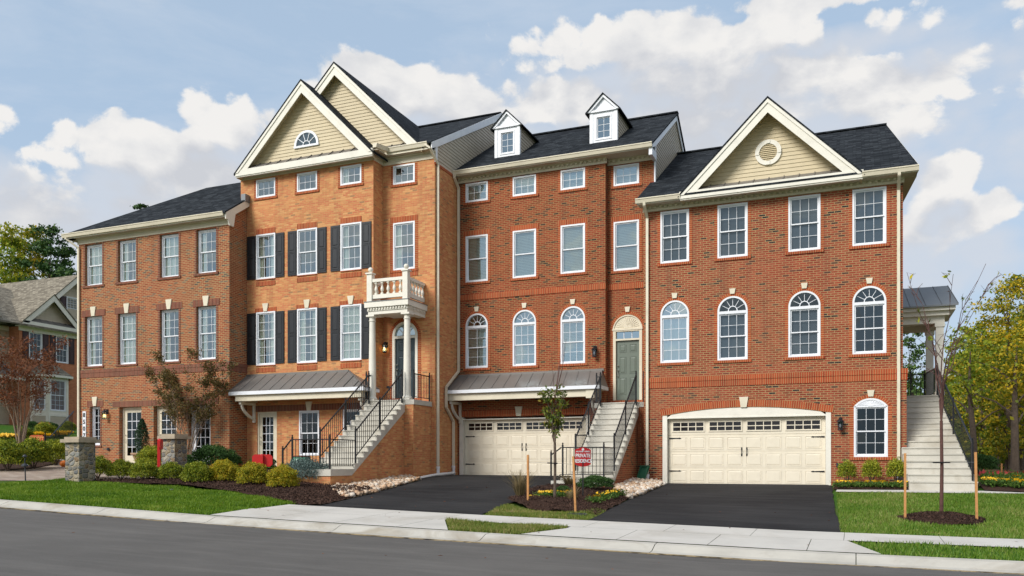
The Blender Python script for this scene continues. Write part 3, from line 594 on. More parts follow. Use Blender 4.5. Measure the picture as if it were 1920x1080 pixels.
def gable(par,cx,half,zf,slope,yf,yw,yback,rake=.30,pent=True,wallmat='siding',base_=True):
    """front-facing gable roof: slabs, rake boards, soffit, pediment siding, pent strip"""
    zap=zf+half*slope; r=MB()
    for sg in (-1,1): r.slab([(cx+sg*(half+.06),yf-.04,zf-.06*slope+.02),(cx,yf-.04,zap+.02),(cx,yback,zap+.02),(cx+sg*(half+.06),yback,zf-.06*slope+.02)],.07)
    ro=r.build('gable_roof','shingle',par)
    fr=fr_front(yf); m=MB()
    for sg in (-1,1):
        P=[(cx+sg*half,zf-.045),(cx,zap-.052),(cx,zap-.052-rake*math.hypot(1,slope)),(cx+sg*(half-rake*math.hypot(1,slope)/slope),zf-.045)]
        m.prism(fr,P if sg>0 else P[::-1],0,.03)
        w=.09; P2=[(cx+sg*half,zf-.043),(cx,zap-.05),(cx,zap-.05-w*math.hypot(1,slope)),(cx+sg*(half-w*math.hypot(1,slope)/slope),zf-.043)]
        m.prism(fr,P2 if sg>0 else P2[::-1],-.03,-.001)
    m.build('rake_board','trimwhite',par)
    s=MB(); off=.13*math.hypot(1,slope)
    for sg in (-1,1):
        s.slab([(cx+sg*(half-.02),yf+.032,zf-off+.0),(cx,yf+.032,zap-off-.02),(cx,yw,zap-off-.02),(cx+sg*(half-.02),yw,zf-off)],.03)
        n=int(half/.16)
        for i in range(1,n):
            x=cx+sg*half*i/n; z=zap-off-.05-(half*i/n)*slope; s.bar((x,yf+.04,z-.004),(x,yw-.01,z-.004),.02,.02)
    s.build('rake_soffit','siding',par)
    zb=zf-.05
    tri=[(cx-half+.12,zb),(cx+half-.12,zb),(cx,zb+(half-.12)*slope)]
    siding(par,fr_front(yw),tri,wallmat,.125,'pediment_siding')
    if base_: bm=MB(); bm.box(cx-half-.02,cx+half+.02,yf-.01,yf+.09,zf-.15,zf+.08); bm.box(cx-half,cx+half,yf+.02,yf+.1,zf-.19,zf-.151); bm.build('pediment_fascia','trimwhite',par)
    if pent:
        t=MB(); a=(cx-half+.30,yf+.02,zf+.085); e=.32/slope
        t.slab([(cx-half+.22,yf+.03,zf+.095),(cx+half-.22,yf+.03,zf+.095),(cx+half-.22-e,yw+.01,zf+.34),(cx-half+.22+e,yw+.01,zf+.34)],.02)
        n=int(2*half/.45)
        for i in range(1,n):
            x=cx-half+2*half*i/n
            if abs(x-cx)<half-.62: t.bar((x,yf+.035,zf+.112),(x,yw-.03,zf+.338),.025,.03)
        t.build('pent_roof','metalroof',par)
def seam_roof(par,pts_front,pts_back,n,mat='metalroof',name='awning_roof',th=.03):
    """standing seam plane between a front edge and a back edge"""
    a,b=[Vector(p) for p in pts_front]; c,d=[Vector(p) for p in pts_back]; mb=MB(); mb.slab([a,b,d,c],th)
    for i in range(n+1):
        t=i/n; p=a.lerp(b,t); q=c.lerp(d,t); mb.bar(p+Vector((0,0,.008)),q+Vector((0,0,.008)),.013,.020)
    return mb.build(name,mat,par)
def bracket(par,x,yw,yf,zt,zb,w=.09,mat='trimwhite'):
    """wall leg, top leg and a curved brace between them"""
    mb=MB(); n=9; fr=lambda s,d,z:(d,s,z); D=yw-yf; H=zt-zb
    mb.box(x-w/2,x+w/2,yw-.09,yw-.002,zb,zt); mb.box(x-w/2,x+w/2,yf,yw-.0901,zt-.09,zt)
    P=[(yw-.09-(D-.16)*math.sin(math.pi/2*i/n)**1.2,zb+.10+(H-.19)*(1-math.cos(math.pi/2*i/n))**.8) for i in range(n+1)]
    up=[(p[0]+.0,p[1]+.085) for p in P]
    for i in range(n): mb.prism(fr,[P[i],P[i+1],(P[i+1][0]+.05,min(P[i+1][1]+.08,zt-.02)),(P[i][0]+.05,min(P[i][1]+.08,zt-.02))],x-w/2+.012,x+w/2-.012)
    return mb.build('bracket',mat,par)
def railing(par,a,b,posts=(0,1),h=.90,sp=.115,mat='iron',top=True,zp=(0,0),name='railing'):
    """a, b: points on the surface below the rail; pickets in one mesh, posts as children"""
    a=Vector(a);b=Vector(b);mb=MB(); lo=Vector((0,0,.10));hi=Vector((0,0,h))
    mb.bar(a+lo,b+lo,.028,.022); mb.bar(a+hi,b+hi,.04,.03); n=max(2,int((b-a).to_2d().length/sp))
    for i in range(1,n): p=a.lerp(b,i/n); mb.bar(p+lo,p+hi,.014)
    o=mb.build(name,mat,par)
    for t in posts:
        p=a.lerp(b,t); pm=MB(); pm.box(p.x-.022,p.x+.022,p.y-.022,p.y+.022,p.z-.12,p.z+h+.07); pm.lathe((p.x,p.y,p.z+h+.07),[(.03,0),(.03,.015),(.012,.02),(.026,.045),(.026,.06),(0,.085)],8); pm.build('post',mat,o)
    return o
# ================================================================ HOUSES
def main_roof(par,x0,x1,yf,zf,yr,zr,x1r=None,mat='shingle',x0r=None,hipback=None):
    x1r=x1 if x1r is None else x1r; x0r=x0 if x0r is None else x0r; mb=MB(); yb=2*yr-yf; x1b=2*x1r-x1
    x1b=x1 if x1r>x1-.3 else x1r-(x1-x1r)
    mb.slab([(x0,yf,zf),(x1,yf,zf),(x1r,yr,zr),(x0r,yr,zr)],.06)
    mb.slab([(x1b,yb,zf),(x0,yb,zf),(x0r,yr,zr),(x1r,yr,zr)],.06)
    if x0r!=x0: mb.slab([(x0,yb,zf),(x0,yf,zf),(x0r,yr,zr)],.06)
    mb.bar((x0r,yr,zr+.005),(x1r,yr,zr+.005),.26,.05)
    return mb.build('roof',mat,par)
def shell(par,mat,sides,name='side_wall'):
    mb=MB()
    for q in sides: mb.f_(q)
    return mb.build(name,mat,par)
def vwall(a,b,z0,z1): return [(a[0],a[1],z0),(b[0],b[1],z0),(b[0],b[1],z1),(a[0],a[1],z1)]
def interior(par,x0,x1,yw,floors,depth=4.,mat='interior'):
    mb=MB()
    for z in floors: mb.box(x0+.05,x1-.05,yw+.32,yw+depth,z-.28,z)
    for a,b in zip(floors,floors[1:]): mb.f_([(x0+.05,yw+depth-.01,a),(x1-.05,yw+depth-.01,a),(x1-.05,yw+depth-.01,b-.28),(x0+.05,yw+depth-.01,b-.28)])
    n=int((x1-x0)/2.2)
    for i in range(1,n): x=x0+(x1-x0)*i/n+.0; mb.box(x-.05,x+.05,yw+.75,yw+depth-.02,floors[0]+.01,floors[-1]-.29)
    return mb.build('interior_walls',mat,par)
SJ={'jamb':.10,'sill':.085}
# ---------------------------------------------------------------- H4: right red brick end house
Y4=27.4; F4=fr_front(Y4)
H4=empty('townhouse',(-2.6,Y4,.8),'right end brick townhouse with one tan gable and round vent, arched windows over garage','house','row of brick townhouses')
xs4=[-5.97,-4.12,-1.95,-.10]; W=.94; g4=(-5.90,-.71,.6,3.27,.24,.22)
mb=MB(); ops=[(x,x+W,8.07,9.78) for x in xs4]+[(x,x+W,4.79,6.83,.47) for x in xs4]
wall(mb,F4,-6.53,1.29,4.15,10.0,[o for o in ops]); wall(mb,F4,-6.53,1.39,.3,4.15,[g4,(-.06,.88,1.68,3.45,.24)])
mb.f_(vwall((-6.53,Y4+10),(-6.53,Y4),.3,10.1)); mb.f_([(1.39,Y4,.3),(1.10,Y4+11,.3),(1.10,Y4+11,4.15),(1.39,Y4,4.15)]); mb.f_([(1.29,Y4,4.15),(.60,Y4+11,4.15),(.60,Y4+11,10.1),(1.29,Y4,10.1)])
mb.f_([(1.29,Y4,4.15),(1.39,Y4,4.15),(1.10,Y4+11,4.15),(.60,Y4+11,4.15)])
mb.f_(vwall((1.1,Y4+11),(-6.53,Y4+11),.3,10.1)); mb.f_([(1.25,Y4+.2,10.0),(.60,Y4+11,10.0),(.93,33,13.5)])
mb.build('brick_wall','brick4',H4)
interior(H4,-6.5,1.2,Y4,[.79,3.70,7.1,9.98],4)
mb=MB(); mb.box(-6.53,1.43,Y4-.035,Y4+.01,4.16,4.31); mb.box(1.30,1.43,Y4+.01,Y4+2.5,4.16,4.31); mb.build('belt_course','trimo',H4)
mb=MB(); mb.box(-6.53,1.41,Y4-.02,Y4+.01,3.97,4.155); mb.build('soldier_course','trimo',H4)
for i,x in enumerate(xs4): window(H4,F4,x,x+W,8.07,9.78,'paper',surround=dict(SJ),glass='glass_mid')
for i,x in enumerate(xs4): window(H4,F4,x,x+W,4.79,6.83,'paper' if i in(1,2) else None if i==3 else 'sheer',rise=.47,surround={'jamb':.10,'sill':.085,'sx':.12,'ring':.11},key=(6.90,7.07,.13,.19),glass='glass_mirror' if i==0 else 'glass_mid')
window(H4,F4,-.06,.88,1.68,3.45,None,rise=.24,bar=.03,surround={'jamb':.12,'sill':.095,'sx':.12,'ring':.11},key=(3.50,3.69,.14,.20),glass='glass_dark',top='fan')
def garage_bay(H,F,s0,s1,z0,zt,arched,zh):
    w=.15
    for a,b in ((s0,s0+w),(s1-w,s1)): mb=MB(); mb.fb(F,a,b,-.015,.21,z0,zt); mb.build('garage_jamb','trimwhite',H)
    m=MB()
    if arched:
        A=arc(s0,s1,arched,.24,18); P=[(s0+w,zt-.06),(s1-w,zt-.06)]+[(x,z) for x,z in A[::-1] if s0+w<x<s1-w]; m.prism(F,P,-.0,.05)
        m.fb(F,s0,s0+w,0,.05,zt,zt+.02)
    m.fb(F,s0+w,s1-w,.045,.2,zt-.10,zt-.061) ; m.fb(F,s0+w,s1-w,-.012,.045,zt-.10,zt-.061)
    m.build('garage_lintel','trimwhite',H)
    garage_door(H,F,s0+w+.01,s1-w-.01,zh,zt-.10)
garage_bay(H4,F4,-5.90,-.71,.6,3.05,3.27,.80)
mb=MB(); ring(mb,F4,-5.95,-.66,3.28,.245,.22,-.02,0,n=40); mb.build('garage_arch','trimo',H4); keystone(H4,F4,-3.30,3.27,3.60,.18,.28)
fz=frieze(H4,F4,-6.56,1.33,9.83,10.02)
mb=MB(); mb.box(-6.66,1.66,26.95,Y4,9.985,10.01); n=50
for i in range(n): x=-6.6+8.2*i/n; mb.box(x,x+.02,26.97,Y4-.1,9.979,9.9849)
mb.hexa([(1.29,Y4,9.97),(1.66,Y4,9.97),(1.30,31.2,9.97),(1.0,31.2,9.97),(1.29,Y4,9.99),(1.66,Y4,9.99),(1.30,31.2,9.99),(1.0,31.2,9.99)]); mb.build('soffit','soffit',H4)
mb=MB(); mb.bar((1.67,26.96,10.06),(1.30,31.2,10.06),.025,.15); mb.box(-6.66,-5.2,26.94,26.965,9.97,10.12); mb.box(.15,1.66,26.94,26.965,9.97,10.12); mb.build('fascia','trimwhite',H4)
gutter(H4,-6.69,-5.22,26.83,10.15); gutter(H4,.17,1.69,26.83,10.14)
main_roof(H4,-6.66,1.68,26.88,10.14,33.,13.68,x1r=1.02)
mb=MB(); mb.bar((1.67,26.95,10.07),(1.02,33,13.56),.03,.18); mb.build('rake_trim','trimwhite',H4)
gable(H4,-2.525,2.71,10.13,.99,26.90,Y4,31.45)
vc=Vector((-2.55,Y4-.03,11.26)); mb=MB()
def annulus(mb,fr,cx,cz,r0,r1,d0,d1,n=28):
    for i in range(n):
        a=2*math.pi*i/n;b=2*math.pi*(i+1)/n
        P=lambda r,t,d: fr(cx+r*math.cos(t),d,cz+r*math.sin(t))
        mb.hexa([P(r0,a,d1),P(r0,b,d1),P(r1,b,d1),P(r1,a,d1),P(r0,a,d0),P(r0,b,d0),P(r1,b,d0),P(r1,a,d0)])
annulus(mb,F4,-2.55,11.26,.27,.40,-.06,-.01)
for t in range(4):
    a=t*math.pi/2; cx,cz=-2.55+.335*math.cos(a),11.26+.335*math.sin(a); e=.055; mb.fb(F4,cx-e,cx+e,-.08,-.0605,cz-e,cz+e)
v=mb.build('round_vent','trimwhite',H4); mb=MB()
for i in range(9):
    z=11.26-.24+i*.06; hw=math.sqrt(max(0,.27**2-(z-11.26)**2)); mb.hexa([F4(-2.55-hw,-.045,z-.012),F4(-2.55+hw,-.045,z-.012),F4(-2.55+hw,-.02,z+.02),F4(-2.55-hw,-.02,z+.02),F4(-2.55-hw,-.045,z-.004),F4(-2.55+hw,-.045,z-.004),F4(-2.55+hw,-.02,z+.028),F4(-2.55-hw,-.02,z+.028)])
mb.build('louvre','siding',v)
mb=MB(); mb.lathe((-5.6,27.6,10.5),[(.05,-.1),(.05,.25)],8)
lantern(H4,F4,-.44,2.72)
pipe(H4,[(-6.40,26.9,10.05),(-6.40,26.92,9.92),(-6.40,Y4-.06,9.62),(-6.40,Y4-.06,1.15)],foot=(-6.40,Y4-.07,.75))
pipe(H4,[(1.17,26.9,10.05),(1.17,26.92,9.92),(1.17,Y4-.06,9.62),(1.17,Y4-.06,1.15)],foot=(1.17,Y4-.07,.75))
mb=MB(); mb.fb(F4,-.56,-.36,-.04,0,1.38,1.50); mb.fb(F4,-.53,-.47,-.05,-.0405,1.41,1.47); mb.fb(F4,-.45,-.39,-.05,-.0405,1.41,1.47); mb.build('outlet_box','darkplastic',H4)
# side entrance: steps, landing, portico
st=MB(); nr=15; z0,z1=.80,3.70; yA,yB=25.5,30.3; pr=[]
for i in range(nr):
    y=yA+(yB-yA)*i/(nr-1) ; pr+= [(y,z0+(z1-z0)*i/nr),(y,z0+(z1-z0)*(i+1)/nr)]
pr+=[(32.6,z1),(32.6,.3),(yA,.3)]
def sk(s,d,z):  # s is Y here, d across the stair, skewed with the side wall
    t=(s-25.5)/4.8; xl=1.36-.30*t; xr=3.02-.52*t; return (xl+(xr-xl)*d,s,z)
st.prism(sk,pr,0.0,1.0); steps=st.build('side_steps','concrete',H4)
nose=MB()
for i in range(nr): y=yA+(yB-yA)*i/(nr-1); z=z0+(z1-z0)*(i+1)/nr; nose.hexa([sk(y-.025,-.0,z-.035),sk(y-.025,1.003,z-.035),sk(y+.10,1.003,z-.035),sk(y+.10,-.0,z-.035),sk(y-.025,-.0,z+.003),sk(y-.025,1.003,z+.003),sk(y+.10,1.003,z+.003),sk(y+.10,0,z+.003)])
nose.build('step_nosing','concrete',steps)
def zst(y): return z0+(z1-z0)*(1/nr)+(z1-z0)*(nr-1)/nr*min(1,(y-yA)/(yB-yA))
railing(steps,sk(25.75,.96,zst(25.75)),sk(30.35,.96,z1),posts=(0,.5,1))
railing(steps,sk(30.45,.96,z1),sk(32.5,.96,z1),posts=(1,)); railing(steps,sk(32.5,.02,z1),sk(32.5,.96,z1),posts=(0,.33,.66))
col=MB()
def column(mb,x,y,z0,z1,r=.11,sq=False):
    if sq: mb.box(x-r,x+r,y-r,y+r,z0,z1); mb.box(x-r-.03,x+r+.03,y-r-.03,y+r+.03,z0,z0+.12); mb.box(x-r-.03,x+r+.03,y-r-.03,y+r+.03,z1-.12,z1)
    else:
        mb.box(x-r*1.45,x+r*1.45,y-r*1.45,y+r*1.45,z0,z0+.05)
        mb.lathe((x,y,z0),[(r*1.35,.05),(r*1.4,.08),(r*1.3,.11),(r*1.1,.13),(r*1.05,.16),(r*1.03,(z1-z0)*.35),(r*.84,z1-z0-.25),(r*.86,z1-z0-.22),(r*1.0,z1-z0-.215),(r*1.0,z1-z0-.19),(r*.86,z1-z0-.18),(r*.86,z1-z0-.11),(r*1.15,z1-z0-.06)],20); mb.box(x-r*1.3,x+r*1.3,y-r*1.3,y+r*1.3,z1-.06,z1)
for x,y in ((2.52,30.55),(2.36,32.3)):
    c=MB(); column(c,x,y,3.7,6.05,.115,True); c.build('portico_column','trimwhite',H4)
bm=MB(); bm.box(.75,2.66,30.42,30.68,6.05,6.30); bm.box(.6,2.5,32.2,32.44,6.05,6.30); bm.hexa([(2.40,30.68,6.05),(2.66,30.68,6.05),(2.5,32.2,6.05),(2.24,32.2,6.05),(2.40,30.68,6.30),(2.66,30.68,6.30),(2.5,32.2,6.30),(2.24,32.2,6.30)])
bm.box(.75,2.80,30.25,30.42,6.28,6.42); bm.box(.7,2.95,30.12,32.7,6.42,6.56); bm.box(.8,2.5,30.6,32.3,6.25,6.31); bm.build('portico_beam','trimwhite',H4)
seam_roof(H4,[(.7,30.02,6.58),(3.02,30.02,6.58)],[(.6,31.35,7.42),(2.83,31.35,7.42)],5,'metalgrey','portico_roof',.05)
mb=MB(); mb.slab([(.6,31.35,7.42),(2.83,31.35,7.42),(2.8,32.8,6.56),(.6,32.8,6.56)],.04); mb.f_([(2.83,30.05,6.58),(2.8,32.75,6.58),(2.82,31.35,7.38)]); mb.build('portico_roof_back','metalgrey',H4)
# ---------------------------------------------------------------- stoop with railings, shared by H2 and H3
def stoop(H,xl,xr,ya,yb,yt,zb,zt,ll,lr,yw,zg,brick,side_rail,left_exit=True):
    nr=13; t=(yt-yb)/(nr-1); P=[(ya,zb-.02)]
    fx=lambda s,d,z:(d,s,z)
    prof=[(ya,zb-.20),(ya,zb),(yb,zb)]
    for i in range(1,nr): y=yb+t*(i-1); z=zb+(zt-zb)*i/nr; prof+=[(y,z),(y+t,z)]
    prof+=[(yt,zt),(yt+.02,zt),(yt+.02,zt-.42),(yb-.18,zb-.20)]
    m=MB(); m.prism(fx,prof,xl,xr); s=m.build('front_steps','concrete',H)
    n=MB()
    for i in range(1,nr+1): y=yb+t*(i-1); z=zb+(zt-zb)*i/nr; n.box(xl-.0,xr+.004,y-.025,y+.06,z-.03,z+.003)
    n.build('step_nosing','concrete',s)
    b=MB(); w=.035; pr=[(ya+w,zg),(ya+w,zb-.20),(yb-.20,zb-.20),(yt+.02,zt-.43),(yt+.02,zg)]
    b.prism(fx,pr,xl+w,xr-w); b.box(ll+w,lr-w,yt+w+.0,yw-.002,zg,zt-.171); b.build('stoop_wall',brick,H)
    l=MB(); l.box(ll,lr,yt+.021,yw-.001,zt-.17,zt); l.build('landing','concrete',H)
    e=MB(); zx=G(xl-.3,ya+.6); e.box(xl-.32,xl-.001,ya+.05,yb-.1,zx-.3,(zx+zb)/2+.03)
    e.box(xl-.62,xl-.321,ya+.08,yb-.12,zx-.3,(zx+zb)/2-.12); e.build('side_step','concrete',s)
    zz=lambda y: zb+(zt-zb)/nr+(zt-zb)*(nr-1)/nr*(y-yb)/(yt-yb)
    railing(s,(xr-.08,yb+.15,zz(yb+.15)),(xr-.08,yt-.05,zt),posts=(0,.5,1)); railing(s,(xl+.08,yb+.15,zz(yb+.15)),(xl+.08,yt-.05,zt),posts=(0,.5,1))
    railing(s,(xl+.05,ya+.07,zb),(xr-.08,ya+.07,zb),posts=(0,1)); railing(s,(xr-.08,ya+.12,zb),(xr-.08,yb+.1,zb),posts=())
    railing(s,(xl-.33,ya+.10,(zx+zb)/2-.1),(xl+.0,ya+.08,zb),posts=(0,))
    if side_rail: railing(s,(lr-.06,yt+.10,zt),(lr-.06,yw-.08,zt),posts=(0,1))
    railing(s,(ll+.06,yt+.06,zt),(xl+.10,yt+.06,zt),posts=(0,)) if xl-ll>.12 else None
    return s
# ---------------------------------------------------------------- H3: middle deep red brick house
Y3,Y3r=28.62,28.92; F3=fr_front(Y3); F3r=fr_front(Y3r)
H3=empty('townhouse',(-10.3,Y3,1.03),'deep red brick townhouse with two white roof dormers and a grey green front door','house','row of brick townhouses')
xa=[-13.67,-11.74,-9.87]; W=.92; xr3=-7.98
mb=MB(); wall(mb,F3,-14.0,-8.2,.4,12.3,[(x,x+W,11.34,12.06) for x in xa]+[(x,x+W,8.32,10.07) for x in xa]+[(x,x+W,5.07,7.13,.46) for x in xa]+[(-13.93,-8.78,.6,3.22,0,.22)])
mb.f_(vwall((-8.2,Y3),(-8.2,Y3r),.4,12.3))
wall(mb,F3r,-8.2,-6.53,.4,12.3,[(xr3,xr3+W,11.34,12.06),(xr3,xr3+W,8.32,10.07),(-8.0,-6.95,3.68,6.75,.50)])
mb.f_(vwall((-14.0,Y3+9),(-6.53,Y3+9),.4,12.3)); mb.build('brick_wall','brick3',H3)
interior(H3,-13.95,-6.6,Y3r,[1.02,3.9,7.4,10.55,12.3],4)
for x in xa: window(H3,F3,x,x+W,11.34,12.06,'blind',kind='fx',rt=2,surround={'jamb':.10,'sill':.085})
for x in xa: window(H3,F3,x,x+W,8.32,10.07,'blind',surround={'jamb':.10,'sill':.085,'head':.19},cols=1,rt=1,rb=1)
for i,x in enumerate(xa): window(H3,F3,x,x+W,5.07,7.13,'blind',rise=.46,surround={'jamb':.10,'sill':.085,'ring':.11},key=(7.20,7.38,.13,.19),cols=3 if i else 2,glass='glass' if i==0 else 'glass_sky')
window(H3,F3r,xr3,xr3+W,11.34,12.06,'blind',kind='fx',rt=2,surround={'jamb':.10,'sill':.085}); window(H3,F3r,xr3,xr3+W,8.32,10.07,'blind',surround={'jamb':.10,'sill':.085,'head':.19},cols=1,rt=1,rb=1)
for F,a,b in ((F3,-14.0,-8.19),(F3r,-8.2,-6.53)):
    mb=MB(); mb.fb(F,a,b,-.025,0,7.655,7.86); mb.build('soldier_course','trimo',H3)
    frieze(H3,F,a,b+.05,12.10,12.30)
mb=MB(); mb.box(-14.0,-6.45,28.24,Y3,12.285,12.305); mb.box(-8.15,-6.45,Y3,Y3r,12.285,12.305)
for i in range(46): x=-13.9+7.4*i/46; mb.box(x,x+.02,28.26,Y3-.1,12.278,12.2849)
mb.build('soffit','soffit',H3); mb=MB(); mb.box(-14.0,-6.43,28.225,28.245,12.27,12.41); mb.build('fascia','trimwhite',H3)
gutter(H3,-14.0,-6.43,28.11,12.45)
main_roof(H3,-14.02,-6.41,28.18,12.44,32.6,15.15)
# right gable end, siding above the lower roof
siding(H3,fr_right(-6.53),[(28.92,9.9),(36.3,9.9),(36.9,12.4),(32.6,15.03),(28.92,12.75)],'siding_side',.125,'gable_siding')
mb=MB(); FR=fr_right(-6.50)
mb.prism(FR,[(28.25,12.27),(28.25,12.43),(32.6,15.12),(32.6,14.86),(28.95,12.6)],-.04,-.005); mb.prism(FR,[(32.6,14.86),(32.6,15.12),(37.0,12.40),(37.0,12.14)],-.04,-.005)
mb.fb(FR,28.92,29.04,-.02,.03,10.9,12.7); mb.box(-6.56,-6.44,28.24,28.93,12.05,12.29); mb.build('rake_board','white',H3)
def dormer(H,x0,x1,yf,zb,ze,za,slope,zr0,yr0):
    """white gabled dormer standing on the front roof slope"""
    F=fr_front(yf); cx=(x0+x1)/2; D=empty_part('dormer',H); mb=MB(); wx=.19
    wall(mb,F,x0,x1,zb-.05,ze,[(x0+wx,x1-wx,zb+.16,ze-.16)],.06); mb.f_([F(x0,0,ze),F(x1,0,ze),F(cx,0,ze+(x1-cx)*slope)])
    mb.fb(F,x0-.02,x1+.02,-.03,0,zb-.06,zb+.03); mb.fb(F,x0-.06,x1+.06,-.07,0,ze-.03,ze+.04); mb.fb(F,x0-.02,x0+.10,-.02,-.0,zb+.03,ze-.03); mb.fb(F,x1-.10,x1+.02,-.02,0,zb+.03,ze-.03)
    for sg in (-1,1):
        P=[(cx+sg*(x1-cx+.10),ze-.02),(cx,ze+(x1-cx+.10)*slope-.02),(cx,ze+(x1-cx+.10)*slope-.12),(cx+sg*(x1-cx+.0),ze-.02)]; mb.prism(F,P if sg>0 else P[::-1],-.09,-.02)
    yb=yr0+(ze-zr0)/slope_of; body=mb.build('dormer','white',H)
    C_root=body
    for sg,xx,fr in ((-1,x0,fr_left(x0)),(1,x1,fr_right(x1))):
        zz=lambda y: zr0+(y-yr0)*slope_of
        s0=[(yf,zz(yf)-.1),(yb,ze),(yf,ze)]
        if sg<0: s0=[(-a,b) for a,b in s0]
        siding(body,fr,s0,'siding_side',.125,'cheek_siding')
        m=MB(); m.fb(fr,yf if sg>0 else -yf-.09,yf+.09 if sg>0 else -yf,-.028,0,zz(yf)-.1,ze); m.build('corner_board','white',body)
    r=MB(); zt=ze+(x1-cx+.10)*slope
    for sg in (-1,1): e=x1-cx+.16; r.slab([(cx+sg*e,yf-.13,zt-e*slope+.03),(cx,yf-.13,zt+.03),(cx,yr0+(zt-zr0)/slope_of,zt+.03),(cx+sg*e,yr0+(zt-e*slope-zr0)/slope_of,zt-e*slope+.03)],.05)
    r.build('dormer_roof','shingle',body)
    window(body,F,x0+wx,x1-wx,zb+.16,ze-.16,None,kind='fx',cols=2,rt=3,fw=.05,glass='glass')
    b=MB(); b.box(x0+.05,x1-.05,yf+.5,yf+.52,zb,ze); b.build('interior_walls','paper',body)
def empty_part(*a): return None
slope_of=(15.15-12.44)/(32.6-28.18)
for x0,x1 in ((-12.80,-11.80),(-9.0,-8.0)): dormer(H3,x0,x1,29.42,13.12,14.32,14.95,1.0,12.46,28.18)
garage_bay(H3,F3,-13.93,-8.78,.6,3.22,None,1.03)
mb=MB(); mb.fb(F3,-14.0,-8.35,-.018,0,3.25,3.46); mb.build('garage_soldier_course','trimo',H3); keystone(H3,F3,-11.5,3.23,3.58,.18,.28)
# awning over the garage
yf=27.6; seam_roof(H3,[(-13.98,yf,4.19),(-8.10,yf,4.19)],[(-13.98,Y3-.005,4.80),(-8.32,Y3-.005,4.80)],13)
mb=MB(); mb.f_([(-8.10,yf,4.17),(-8.10,Y3,4.17),(-8.32,Y3,4.78)]); mb.box(-13.98,-8.25,Y3-.05,Y3-.003,4.76,4.84); mb.build('awning_flashing','metalroof',H3)
mb=MB(); mb.box(-13.98,-8.10,yf-.03,yf-.0,4.05,4.17); mb.box(-8.12,-8.09,yf,Y3,4.05,4.17); mb.build('awning_fascia','white',H3)
mb=MB(); mb.box(-13.96,-8.36,yf+.08,yf+.34,3.80,4.08); mb.box(-8.60,-8.34,yf+.34,Y3,3.80,4.08); mb.box(-8.62,-8.32,yf+.04,yf+.40,3.74,4.045); mb.box(-13.97,-8.13,yf,Y3,4.045,4.062); mb.build('awning_beam','cream',H3)
bracket(H3,-8.47,Y3-.0,yf+.16,3.78,3.0); bracket(H3,-13.88,Y3-.0,yf+.16,3.78,3.0)
lantern(H3,F3,-8.56,5.48)
# entry
mb=MB(); z0d=3.72; mb.fb(F3r,-8.0,-7.90,-.03,.13,z0d,6.24); mb.fb(F3r,-7.05,-6.95,-.03,.13,z0d,6.24); mb.fb(F3r,-7.90,-7.05,-.03,.13,5.84,5.90); mb.fb(F3r,-7.90,-7.05,-.03,.13,6.16,6.24); mb.fb(F3r,-8.02,-6.93,-.05,.0,6.20,6.26)
fr_=mb.build('door_frame','cream',H3); panel_door(H3,F3r,-7.895,-7.055,z0d+.01,5.835,'door_grey',.05)
pm=MB(); pm.f_([F3r(-7.9,.06,5.9),F3r(-7.05,.06,5.9),F3r(-7.05,.06,6.16),F3r(-7.9,.06,6.16)]); tr=pm.build('transom_pane','glass_mirror',fr_)
mb=MB(); [mb.fb(F3r,x-.01,x+.01,.04,.055,5.9,6.16) for x in (-7.62,-7.33)]; mb.build('muntins','white',fr_)
mb=MB(); B2=arc(-7.99,-6.96,6.74,.49,18); mb.f_([F3r(x,.0,z) for x,z in B2][::-1])
for k in range(1,16): t=math.pi*k/16; mb.bar(F3r(-7.475,-.0,6.28),F3r(-7.475+math.cos(t)*.42,-.008,6.27+math.sin(t)*.39),.016,.022)
A=arc(-7.99,-6.96,6.74,.49,18)
for p,q in zip(A,A[1:]): mb.bar(F3r(p[0],-.005,p[1]-.02),F3r(q[0],-.005,q[1]-.02),.05,.04)
mb.build('sunburst_panel','cream',H3)
mb=MB(); ring(mb,F3r,-8.0,-6.95,6.75,.50,.11,-.014,0); mb.build('door_arch','trimo',H3); mb=MB(); mb.fb(F3r,-8.1,-6.85,-.03,.12,3.56,z0d-.001); mb.build('door_sill','trimo',H3)
mb=MB(); mb.fb(F3r,-8.10,-8.0,-.012,0,3.75,6.25); mb.fb(F3r,-6.95,-6.85,-.012,0,3.75,6.25); mb.build('brick_jamb','trimoj',H3); keystone(H3,F3r,-7.475,6.84,7.02,.13,.19)
stoop(H3,-8.15,-6.75,23.6,24.65,27.6,1.06,3.55,-8.30,-6.56,Y3r,.3,'brick3',False)
railing(H3,(-6.62,27.75,3.55),(-6.62,28.8,3.55),posts=(0,),name='landing_railing')
pipe(H3,[(-13.93,28.16,12.33),(-13.93,28.18,12.2),(-13.93,28.54,11.9),(-13.93,28.54,4.98),(-13.93,27.50,4.28),(-13.93,27.50,3.55),(-13.93,28.10,3.05),(-13.93,28.10,1.40)],foot=(-13.93,28.10,1.02))
mb=MB(); mb.tube([(-13.9,28.1,1.12),(-13.85,27.2,1.10),(-13.85,26.3,1.06),(-13.85,25.4,.98)],.055,8); mb.build('drain_pipe','pvc',H3)
